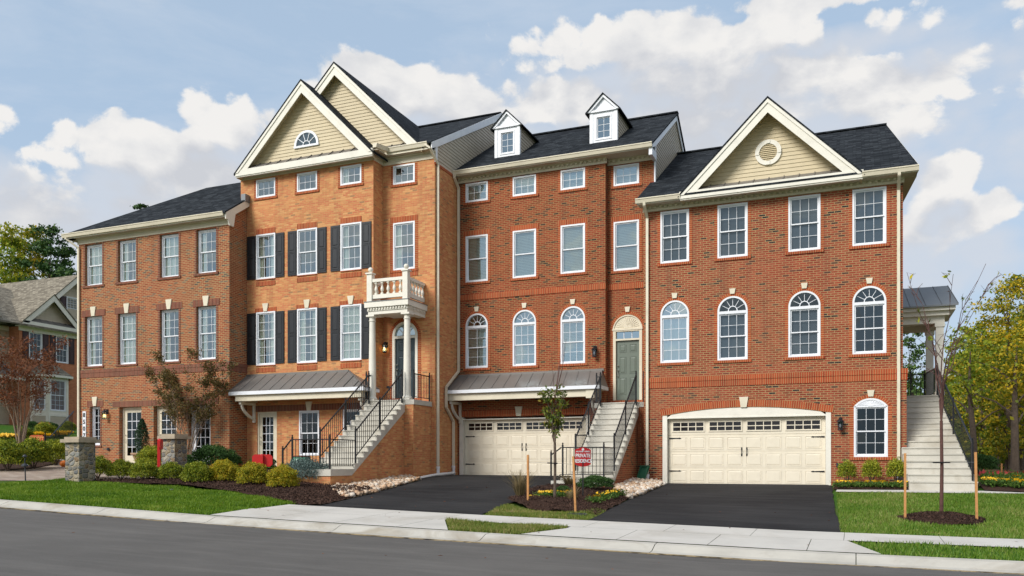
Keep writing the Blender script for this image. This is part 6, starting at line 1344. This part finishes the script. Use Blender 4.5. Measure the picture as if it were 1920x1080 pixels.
bt(95,78,428,110,'l_pine',9000,.30,51,'dark spreading pine right of the yellow green trees, beyond the left house',group=gl,bare=.25,clumps=70,name='pine_tree',shape='oval',cs=.10)
bt(58,84,434,120,'l_gold',9000,.32,52,'yellow tinged tree behind the left house ridge',group=gl,bare=.2,clumps=80)
bt(15,80,436,120,'l_green',8500,.32,53,'green tree at the upper left picture edge',group=gl,bare=.2,clumps=70)
bt(128,92,500,60,'l_pine',3000,.34,54,'low pine touching the left downspout',group=gl,bare=.2,clumps=40,name='pine_tree')
bt(265,62,374,60,'l_pine',1500,.20,55,'evergreen tip poking above the left townhouse roof',bare=.55,clumps=26,name='pine_tree',shape='cone',r0=.1)
# ================================================================ STREET THINGS
def stake(px,py,toppx,topy,label):
    b=gp(px,py); D=dep(b); h=(py-topy)*D/FPX; R=(toppx-PX)/FPX*D; t=Vector((R*C_-D*S_,R*S_+D*C_,b.z+h)); m=MB(); m.bar(b-Vector((0,0,.2)),t,.045,.045); m.bar(t,t+(t-b).normalized()*.001,.04)
    o=m.build('wooden_stake','wood',None,origin=b); tag(o,label,'stake','stakes for the young trees'); return b,t
s1=stake(990,951,990,853,'upright wooden stake left of the middle young tree'); s2=stake(1080,962,1075,856,'leaning wooden stake in front of the red residence sign')
s3=stake(1697,978,1697,850,'wooden stake left of the bare young tree'); s4=stake(1832,982,1829,848,'wooden stake right of the bare young tree')
q=gp(1878,893); m=MB(); m.bar(q,q+Vector((0,0,.55)),.06); tag(m.build('wooden_stake','wood',None,origin=q),'short stake at the wood edge behind the red flowers','stake')
for (sa,sb,T,z,lb) in ((s1,s2,gp(1040,948),868,'middle'),(s3,s4,gp(1765,974),868,'bare right')):
    fr=.86; a=sa[0].lerp(sa[1],fr); b=sb[0].lerp(sb[1],fr); c=Vector((T.x,T.y,(a.z+b.z)/2)); r=.055
    o=empty('tree_tie',c,f'black hose and wire holding the {lb} young tree to its stakes','tree tie','tree ties'); m=MB()
    for k in range(2):
        dx=(a-c).normalized() if k==0 else (b-c).normalized(); n_=dx.cross(Vector((0,0,1)))
        m.tube([c+dx*.22,c+dx*.06+n_*.05,c-dx*.05,c+dx*.06-n_*.05,c+dx*.22],.014,6)
    m.build('hose','iron',o); m=MB(); m.tube([a,c+(a-c).normalized()*.22],.004,4); m.tube([b,c+(b-c).normalized()*.22],.004,4); m.build('wire','metalgrey',o)
# residence sign
b=gp(1094,948); D=dep(b)+1.2; b=at(1093,D); rgt=Vector((C_,S_,0)); nrm=Vector((-S_,C_,0)); cz=ZC+(YH-857)*D/FPX-b.z; w=29.5*D/FPX; h=36*D/FPX
sg=empty('residence_sign',b,'red arched sign reading PRIVATE RESIDENCE on a thin post','sign'); fs=fr_any(b,rgt,nrm); hz=h/2; hw=w/2; c_=.93*hz
def fz(s,d,z): return fs(s,d,z)
pol=[(hw*math.sin(-math.pi/2*.0+t),0) for t in (0,)]
top=[(hw*(1-2*i/12),(cz-0)+c_*.82+(hz-c_*.82)*math.sin(math.pi*i/12)) for i in range(13)]; bot=[(-hw*(1-2*i/12),cz-c_*.82-(hz-c_*.82)*math.sin(math.pi*i/12)) for i in range(13)]
m=MB(); m.prism(fs,bot+top,-.01,.01); m.build('sign_board','red',sg); m=MB(); m.bar(b,(b.x,b.y,b.z+cz-hz*.5),.03); m.build('post','iron',sg)
def tx(s,dz,size,bold=.0,sp=1.,mat='letter',sx=1.): return text(s,sg,Vector(fs(0,-.014,cz+dz*h)),size*h,mat,TH,bold,.003,spacing=sp,sx=sx)
tx('PRIVATE',.07,.26,.003,1.,sx=.80); tx('RESIDENCE',-.21,.26,.003,.95,sx=.74); tx('ARUNDEL   FOREST',.285,.10,.001,1.,sx=.84)
m=MB(); annulus(m,fs,0,cz+.40*h,.0001,.05*h*1.3,-.016,-.011,14); m.fb(fs,-.008,.008,-.016,-.011,cz+.27*h,cz+.38*h); m.build('tree_emblem','letter',sg)
def redsign(label,p,wd,z0,z1,rot,txt=None,post=.09):
    p=Vector(p); c,s=math.cos(rot),math.sin(rot); fs=fr_any(p,(c,s,0),(-s,c,0)); o=empty('direction_sign',p,label,'sign'); m=MB(); h=z1-z0; e=.07; hw=wd/2
    m.prism(fs,[(-hw+e,z0),(hw-e,z0),(hw,z0+e),(hw,z1-e),(hw-e,z1),(-hw+e,z1),(-hw,z1-e),(-hw,z0+e)],-.02,.02); m.build('sign_board','red',o)
    m=MB(); m.fb(fs,-post/2,post/2,.021,.021+post,-.2,z1-.03); m.lathe(fs(0,.021+post/2,z1-.03),[(.045,0),(.03,.03),(0,.05)],8); m.build('post','red',o)
    if txt:
        m=MB()
        for q in ((-hw+.05,hw-.05,z0+.03,z0+.05),(-hw+.05,hw-.05,z1-.05,z1-.03),(-hw+.03,-hw+.05,z0+.06,z1-.06),(hw-.05,hw-.03,z0+.06,z1-.06)): m.fb(fs,q[0],q[1],-.026,-.0205,q[2],q[3])
        m.build('gold_border','gold',o)
        for i,t_ in enumerate(txt): tt=text(t_,o,Vector(fs(0,-.026,z1-h*(.32+.36*i))),h*.36,'gold',rot,.004,.003,sx=.85)
    return o
b=at(492,24.6); zc=lambda y,D:ZC+(YH-y)*D/FPX-b.z
redsign('plain back of a red sign on a post in the front mulch bed',b,.60,zc(875,24.6),zc(852,24.6),TH+math.pi)
b=at(302,28.0); redsign('red sign seen edge on beside the second stone pillar',b,.42,zc(843,28),zc(823,28),math.radians(122))
b=at(69,36.0); redsign('red and gold sign with two lines of names, near the garden steps',b,.62,zc(836,36),zc(816,36),TH,['ELLICOTT','GEORGETOWN'])
b=at(83,43.0); redsign('red and gold sign half hidden by the russet tree',b,.62,zc(804,43),zc(792,43),TH,['ELLICOTT'])
q=at(70,35.6); o=empty('garden_spotlight',q,'two small lit garden spotlights at the foot of the gold lettered sign','lamp'); m=MB(); fz0=.75
for dx in (-.10,.08): m.tube([q+Vector((dx,-.05,.42)),q+Vector((dx*1.4,-.16,.36))],[.035,.05],8); m.bar(q+Vector((dx,0,0)),q+Vector((dx,-.05,.42)),.015)
m.build('housing','darkplastic',o); m=MB()
for dx in (-.10,.08): m.lathe(q+Vector((dx*1.4,-.17,.355)),[(0,-.03),(.035,0),(0,.03)],8)
m.build('lens','bulb',o)
# stone pillars
def pillar(x,y,label,h=1.36):
    z=G(x,y); o=empty('stone_pillar',(x,y,z),label,'pillar','stone gate pillars'); m=MB(); w=.29; n=6
    m.box(x-w,x+w,y-w,y+w,z-.2,z+h-.16); m.build('stone_shaft','stone',o); m=MB(); m.box(x-w-.10,x+w+.10,y-w-.10,y+w+.10,z+h-.16,z+h-.06); cp=m.build('cap','stone_cap',o)
    bv=cp.modifiers.new('b','BEVEL'); bv.width=.03; bv.segments=2
    m=MB(); m.box(x-w-.02,x+w+.02,y-w-.02,y+w+.02,z+h-.06,z+h+.01); cp=m.build('cap_top','stone_cap',o); bv=cp.modifiers.new('b','BEVEL'); bv.width=.02; bv.segments=2; return o
pillar(-21.85,18.55,'stone pillar with flat cap standing in the open on the left lawn edge'); pillar(-21.9,22.4,'stone pillar behind the crape myrtle, before the left brick townhouse')
# planter with topiary
x,y=-24.75,23.7; z=G(x,y); o=empty('planter',(x,y,z),'terracotta urn with square rim before the left french door','planter'); m=MB()
m.lathe((x,y,z),[(.20,0),(.21,.04),(.16,.10),(.22,.25),(.30,.42),(.33,.50),(.31,.52)],20); m.lathe((x,y,z),[(.38,.52),(.40,.55),(.40,.60),(.34,.60),(.33,.54)],20); m.build('urn_body','planter',o,smooth=False)
m=MB(); m.lathe((x,y,z),[(.32,.50),(.30,.565),(0,.58)],16); m.build('soil','mulch',o)
o=empty('topiary',(x,y,z+.55),'dark green cone topiary growing in the terracotta urn','plant'); n=5200; t_=RNG.random(n)**.75; a=RNG.random(n)*6.28; rr2=.30*np.sin(np.pi*np.clip(.10+.90*(t_*.94+.04),0,1))**.6*(1-.35*t_)*(RNG.random(n)**.35)*(1+.1*np.sin(a*5+t_*12)); P=np.column_stack([x+rr2*np.cos(a),y+rr2*np.sin(a),z+.60+t_*1.28]); V,F=leaves(P,.042,.55,.5); npmesh('foliage',V,F,'l_topiary',o,(x,y,z+.55))
m=MB(); m.tube([(x,y,z+.5),(x,y,z+1.6)],[.03,.01],6); m.build('stem','bark',o)
# green urn
x,y=-17.7,23.9; z=G(x,y)+.05; o=empty('green_urn',(x,y,z),'green glazed urn with a copper rim behind the stair railing','urn'); m=MB(); m.lathe((x,y,z),[(.22,0),(.30,.10),(.37,.28),(.38,.42),(.33,.58),(.29,.62)],22); m.build('urn_body','urn',o,smooth=True); m=MB(); m.lathe((x,y,z),[(.29,.62),(.32,.63),(.32,.67),(.27,.67),(.26,.60)],22); m.build('rim','rim',o)
# pumpkins
def pumpkin(p,r,label):
    p=Vector(p); m=MB(); n=32; b=len(m.v); o=empty('pumpkin',p,label,'pumpkin','pumpkins by the path')
    for i in range(11):
        t=math.pi*i/10
        for k in range(n): a=2*math.pi*k/n; rr=r*math.sin(t)*(1+.07*abs(math.cos(a*5)))+.002; m.v.append((p.x+rr*math.cos(a),p.y+rr*math.sin(a),p.z+r*.82*(1-math.cos(t))))
    for i in range(10):
        for k in range(n): m.f.append([b+i*n+k,b+i*n+(k+1)%n,b+(i+1)*n+(k+1)%n,b+(i+1)*n+k])
    m.build('pumpkin_body','pumpkin',o,smooth=True); m=MB(); m.tube([p+Vector((0,0,r*1.55)),p+Vector((.02,0,r*1.85)),p+Vector((.05,0,r*1.95))],[.02,.015,.012],6); m.build('stalk','l_holly',o)
pumpkin(gp(121,876),.16,'orange pumpkin peeking out left of the front stone pillar'); pumpkin(gp(372,886),.17,'orange pumpkin behind the fifth green mound')
# path light
b=gp(48,906); o=empty('path_light',b,'two tiered bronze path light standing in the left lawn','lamp'); m=MB(); m.tube([b,b+Vector((-.03,0,.60))],.018,8); m.lathe(b+Vector((-.03,0,.50)),[(.0,.09),(.05,.075),(.09,.03),(.095,.0),(.06,-.01)],14); m.lathe(b+Vector((-.03,0,.58)),[(.012,0),(.012,.20)],8); m.lathe(b+Vector((-.03,0,.78)),[(0,.07),(.04,.06),(.065,.02),(.065,0),(.03,-.01)],12); m.build('lamp_body','darkplastic',o)
# sprinkler, drain cover, splash block
b=gp(322,921); m=MB(); m.lathe(b,[(.05,0),(.05,.05),(.02,.06)],10); tag(m.build('sprinkler_head','metalgrey',None,origin=b),'small grey sprinkler cap at the mulch edge of the left lawn','sprinkler')
b=gp(1082,968); m=MB(); m.lathe(b,[(.20,-.02),(.20,.045),(.17,.055)],20)
for k in range(-3,4): m.box(b.x-.14,b.x+.14,b.y+k*.045-.008,b.y+k*.045+.008,b.z+.055,b.z+.065)
o=m.build('drain_cover','darkplastic',None,origin=b); o.scale=(1.25,.8,1); tag(o,'dark round drain cover sunk in the turf below the leaning stake','drain cover')
b=Vector((-6.47,26.75,G(-6.47,26.75)+.05)); fs=fr_any(b,(1,0,0),(0,1,0)); m=MB(); t0=.0
m.hexa([(b.x-.18,b.y,b.z),(b.x+.10,b.y,b.z),(b.x+.10,b.y+.04,b.z),(b.x-.18,b.y+.04,b.z),(b.x-.13,b.y+.42,b.z+.50),(b.x+.20,b.y+.42,b.z+.50),(b.x+.20,b.y+.47,b.z+.50),(b.x-.13,b.y+.47,b.z+.50)])
for s in (-1,1): x0=b.x-.17 if s<0 else b.x+.08; m.hexa([(x0,b.y-.05,b.z),(x0+.02,b.y-.05,b.z),(x0+.02,b.y,b.z),(x0,b.y,b.z),(x0+.06,b.y+.36,b.z+.52),(x0+.10,b.y+.36,b.z+.52),(x0+.10,b.y+.42,b.z+.52),(x0+.06,b.y+.42,b.z+.52)])
m.bar((b.x-.12,b.y+.36,b.z+.51),(b.x+.18,b.y+.36,b.z+.51),.05,.03)
tag(m.build('splash_block','green',None,origin=b),'green plastic splash block leaning on the wall between the two garages','splash block')
# garden steps to the left house
b=Vector((-31.6,25.4,G(-31.6,25.4))); dv_=Vector((-.5,.866,0)); rv=Vector((.866,.5,0)); fs=fr_any(b,rv,dv_); o=empty('garden_steps',b,'pale garden steps with a black rail, rising behind the front stone pillar','steps')
m=MB()
for i in range(6): m.fb(fs,0,1.6,i*.32,3.4,-.3 if i==0 else .165*i-.02+.0005*i,.165*(i+1)-.02)
m.build('steps','concrete',o); railing(o,Vector(fs(-.06,-.5,.0)),Vector(fs(-.06,0,.0)),posts=(0,),h=.95); railing(o,Vector(fs(-.06,0,.0)),Vector(fs(-.06,2.6,1.25)),posts=(),h=.95)
# ceiling lamps seen through windows of the orange brick house
def inner_lamp(x,y,z,label,glb=3):
    o=empty('ceiling_lamp',(x,y,z),label,'ceiling lamp','lit ceiling lamps inside the orange brick house'); m=MB(); m.tube([(x,y,z+.5),(x,y,z)],.012,6); 
    for k in range(glb): a=k*2*math.pi/glb+.4; m.tube([(x,y,z),(x+.16*math.cos(a),y+.16*math.sin(a),z-.05),(x+.2*math.cos(a),y+.2*math.sin(a),z+.04)],.008,5)
    m.build('lamp_arms','brass',o); m=MB()
    for k in range(glb): a=k*2*math.pi/glb+.4; m.lathe((x+.2*math.cos(a),y+.2*math.sin(a),z+.04),[(0,0),(.035,.02),(.045,.06),(.02,.10),(0,.11)],8)
    m.build('bulbs','bulb',o)
inner_lamp(-19.0,28.0,9.55,'lit chandelier in the middle upper window of the orange brick house',5); inner_lamp(-15.1,28.2,9.9,'lit chandelier in the upper window above the balcony',4); inner_lamp(-17.0,28.0,10.35,'lit flush lamp in the upper window left of the balcony',3); inner_lamp(-14.95,28.4,12.4,'small lit lamp in the top window under the recessed gutter',2)
# ================================================================ camera, world, light
cam=bpy.data.cameras.new('camera'); co=bpy.data.objects.new('camera',cam); C.objects.link(co); bpy.context.scene.camera=co
cam.sensor_width=36; cam.lens=FPX/1920*36; cam.shift_x=0; cam.shift_y=(YH-540)/1920; cam.clip_end=3000; cam.clip_start=.1
co.location=(0,0,ZC); co.rotation_euler=(math.pi/2,0,TH)
sc=bpy.context.scene; w=bpy.data.worlds.new('World'); sc.world=w; w.use_nodes=True
t=NT(w.node_tree); t.n.clear(); 
SUN_EL,SUN_AZ=math.radians(36),math.radians(205)   # azimuth from +Y clockwise: light comes from the street side, left
sky=t.new('ShaderNodeTexSky',sky_type='NISHITA'); sky.sun_disc=False; sky.sun_elevation=SUN_EL; sky.sun_rotation=SUN_AZ; sky.air_density=1.0; sky.dust_density=.6; sky.ozone_density=1.6
tc=t.new('ShaderNodeTexCoord').outputs['Generated']; sp=t.new('ShaderNodeSeparateXYZ'); t.put(sp.inputs[0],tc)
X,Y,Zz=sp.outputs; az=t.m('ARCTAN2',X,Y); el=t.m('ARCSINE',Zz)
wv=t.new('ShaderNodeCombineXYZ'); t.put(wv.inputs[0],az); t.put(wv.inputs[1],t.m('MULTIPLY',el,1.35)); wp=wv.outputs[0]

wq=t.vm('ADD',wp,t.vm('SCALE',t.vm('SUBTRACT',(lambda n:(t.put(n.inputs['Vector'],wp),n.outputs['Color'])[1])(t.new('ShaderNodeTexNoise')),(.5,.5,.5)),scale=.05))
def puff(v):
    def vo(sc): q=t.new('ShaderNodeTexVoronoi',feature='SMOOTH_F1',voronoi_dimensions='2D'); q.inputs['Scale'].default_value=sc; q.inputs['Smoothness'].default_value=.35; t.put(q.inputs['Vector'],v); return t.m('SUBTRACT',.42,q.outputs['Distance'])
    return t.m('ADD',t.m('ADD',t.m('MULTIPLY',t.m('SUBTRACT',t.noise(v,5.5,10,.66,.15),.5),1.55),t.m('MULTIPLY',vo(15),.42)),t.m('MULTIPLY',vo(40),.24))
nz=puff(wq); nz2=puff(t.vm('ADD',wq,(.016,-.026,0)))
nbig=t.noise(wp,2.0,3,.5)
def azel(x,y):
    u=(x-PX)/FPX; v=(YH-y)/FPX; return math.atan2(u*C_-S_,u*S_+C_),math.atan2(v,math.hypot(1,u))
blobs=[(0,235,70,45,.8),(100,330,150,80,1.1),(215,285,110,70,1.15),(340,290,110,60,1.0),(455,235,110,70,1.15),(390,330,240,80,1.1),(200,410,300,60,.85),
(690,140,100,60,1.2),(790,170,110,60,1.15),(650,195,90,60,.9),(900,215,130,60,1.0),(1040,190,150,50,1.0),(1120,115,60,24,.6),
(1190,85,100,70,1.2),(1290,65,110,55,1.1),(1400,75,130,60,1.15),(1350,150,240,80,1.1),(1510,125,110,75,1.15),(1610,175,130,70,1.1),(1320,230,280,70,.95),(1650,255,150,55,.9),
(1780,330,75,52,1.15),(1840,395,80,55,1.1),(1740,410,110,70,.9),(1450,10,300,28,.7),(1800,20,180,34,.30),(1880,90,110,50,.28),(1870,190,100,45,.25),(1000,110,110,30,.1),(1740,130,120,40,.3)]
def field(el_):
    fld=None
    for x,y,rx,ry,wt in blobs:
        a,e=azel(x,y); a1,_=azel(x+rx,y); _,e1=azel(x,y-ry); ra=abs(a1-a);re=abs(e1-e)
        p=t.m('MULTIPLY_ADD',az,1/ra,-a/ra); q=t.m('MULTIPLY_ADD',el_,1/re,-e/re)
        b=t.m('MULTIPLY_ADD',t.m('MULTIPLY_ADD',q,q,t.m('MULTIPLY',p,p)),-wt,wt); fld=b if fld is None else t.m('SMOOTH_MAX',fld,b,.35)
    fld=t.m('MAXIMUM',fld,-1.6)
    return t.m('ADD',t.m('MULTIPLY',fld,front),t.m('MULTIPLY',gen,t.m('SUBTRACT',1,front)))
front=t.m('LESS_THAN',t.m('ABSOLUTE',t.m('ADD',az,TH)),1.0)
gen=t.m('MULTIPLY',t.m('SUBTRACT',nbig,.50),7.0)      # clouds all round the rest of the sky
dens=t.m('ADD',field(el),t.m('MULTIPLY',nz,2.5))
dup=t.m('ADD',field(t.m('ADD',el,.045)),t.m('MULTIPLY',nz2,2.2))      # how much cloud lies above this point
under=t.m('MULTIPLY',t.m('ADD',dup,.15),.85,clamp=True)
wdt=t.m('MULTIPLY_ADD',under,.95,.36)
mask=t.m('DIVIDE',dens,wdt,clamp=True); mask=t.m('MULTIPLY',t.m('MULTIPLY',mask,mask),t.m('MULTIPLY_ADD',mask,-2,3)); mask=t.m('MULTIPLY',mask,.97); wash=t.m('MULTIPLY',t.m('ADD',dup,1.0),.62,clamp=True)
soft=t.m('MULTIPLY',t.m('SUBTRACT',t.noise(t.vm('MULTIPLY',wp,(1,1.5,1)),9.,8,.62),.5),2.4)
ccol=t.ramp(t.m('ADD',t.m('SUBTRACT',t.m('MULTIPLY_ADD',under,.80,.16),t.m('MULTIPLY',soft,.62)),t.m('MULTIPLY',t.m('SUBTRACT',nz2,nz),.9),clamp=True),[(.0,(1.03,1.01,.985)),(.18,(.97,.96,.95)),(.42,(.88,.88,.89)),(.72,(.79,.80,.83)),(1,(.70,.72,.77))])
wisp=t.ramp(t.noise(t.vm('MULTIPLY',wp,(1,2.6,1)),3.2,8,.62,.3),[(.44,(0,0,0)),(.75,(1,1,1))])
skyc=t.mix(.74,sky.outputs[0],(3.25,4.15,5.2)); skyc=t.mix(t.m('MULTIPLY',wisp,.42),skyc,(4.7,5.0,5.5))
skyc=t.mix(t.m('MULTIPLY',t.ramp(el,[(.02,(1,1,1)),(.34,(0,0,0))]),.8),skyc,(3.4,4.05,4.9)); skyc=t.mix(t.m('MULTIPLY',wash,.72),skyc,(4.35,4.55,4.95))
bg1=t.new('ShaderNodeBackground'); t.put(bg1.inputs[0],skyc); bg1.inputs[1].default_value=.085
bg2=t.new('ShaderNodeBackground'); t.put(bg2.inputs[0],ccol); bg2.inputs[1].default_value=.485
mx=t.new('ShaderNodeMixShader'); t.put(mx.inputs[0],mask); t.l.new(bg1.outputs[0],mx.inputs[1]); t.l.new(bg2.outputs[0],mx.inputs[2])
o=t.new('ShaderNodeOutputWorld'); t.l.new(mx.outputs[0],o.inputs[0])
sd=bpy.data.lights.new('sun','SUN'); sd.energy=1.95; sd.angle=math.radians(24); sd.color=(1,.97,.92); so=bpy.data.objects.new('sun',sd); C.objects.link(so)
dv=Vector((math.sin(SUN_AZ)*math.cos(SUN_EL),math.cos(SUN_AZ)*math.cos(SUN_EL),math.sin(SUN_EL))); so.rotation_euler=dv.to_track_quat('Z','Y').to_euler(); so.location=(0,0,50)
sc.view_settings.view_transform='Standard'; sc.view_settings.look='None'; sc.view_settings.exposure=.85; sc.view_settings.gamma=1
sc.cycles.max_bounces=6; sc.cycles.diffuse_bounces=4; sc.cycles.glossy_bounces=3; sc.cycles.transparent_max_bounces=12
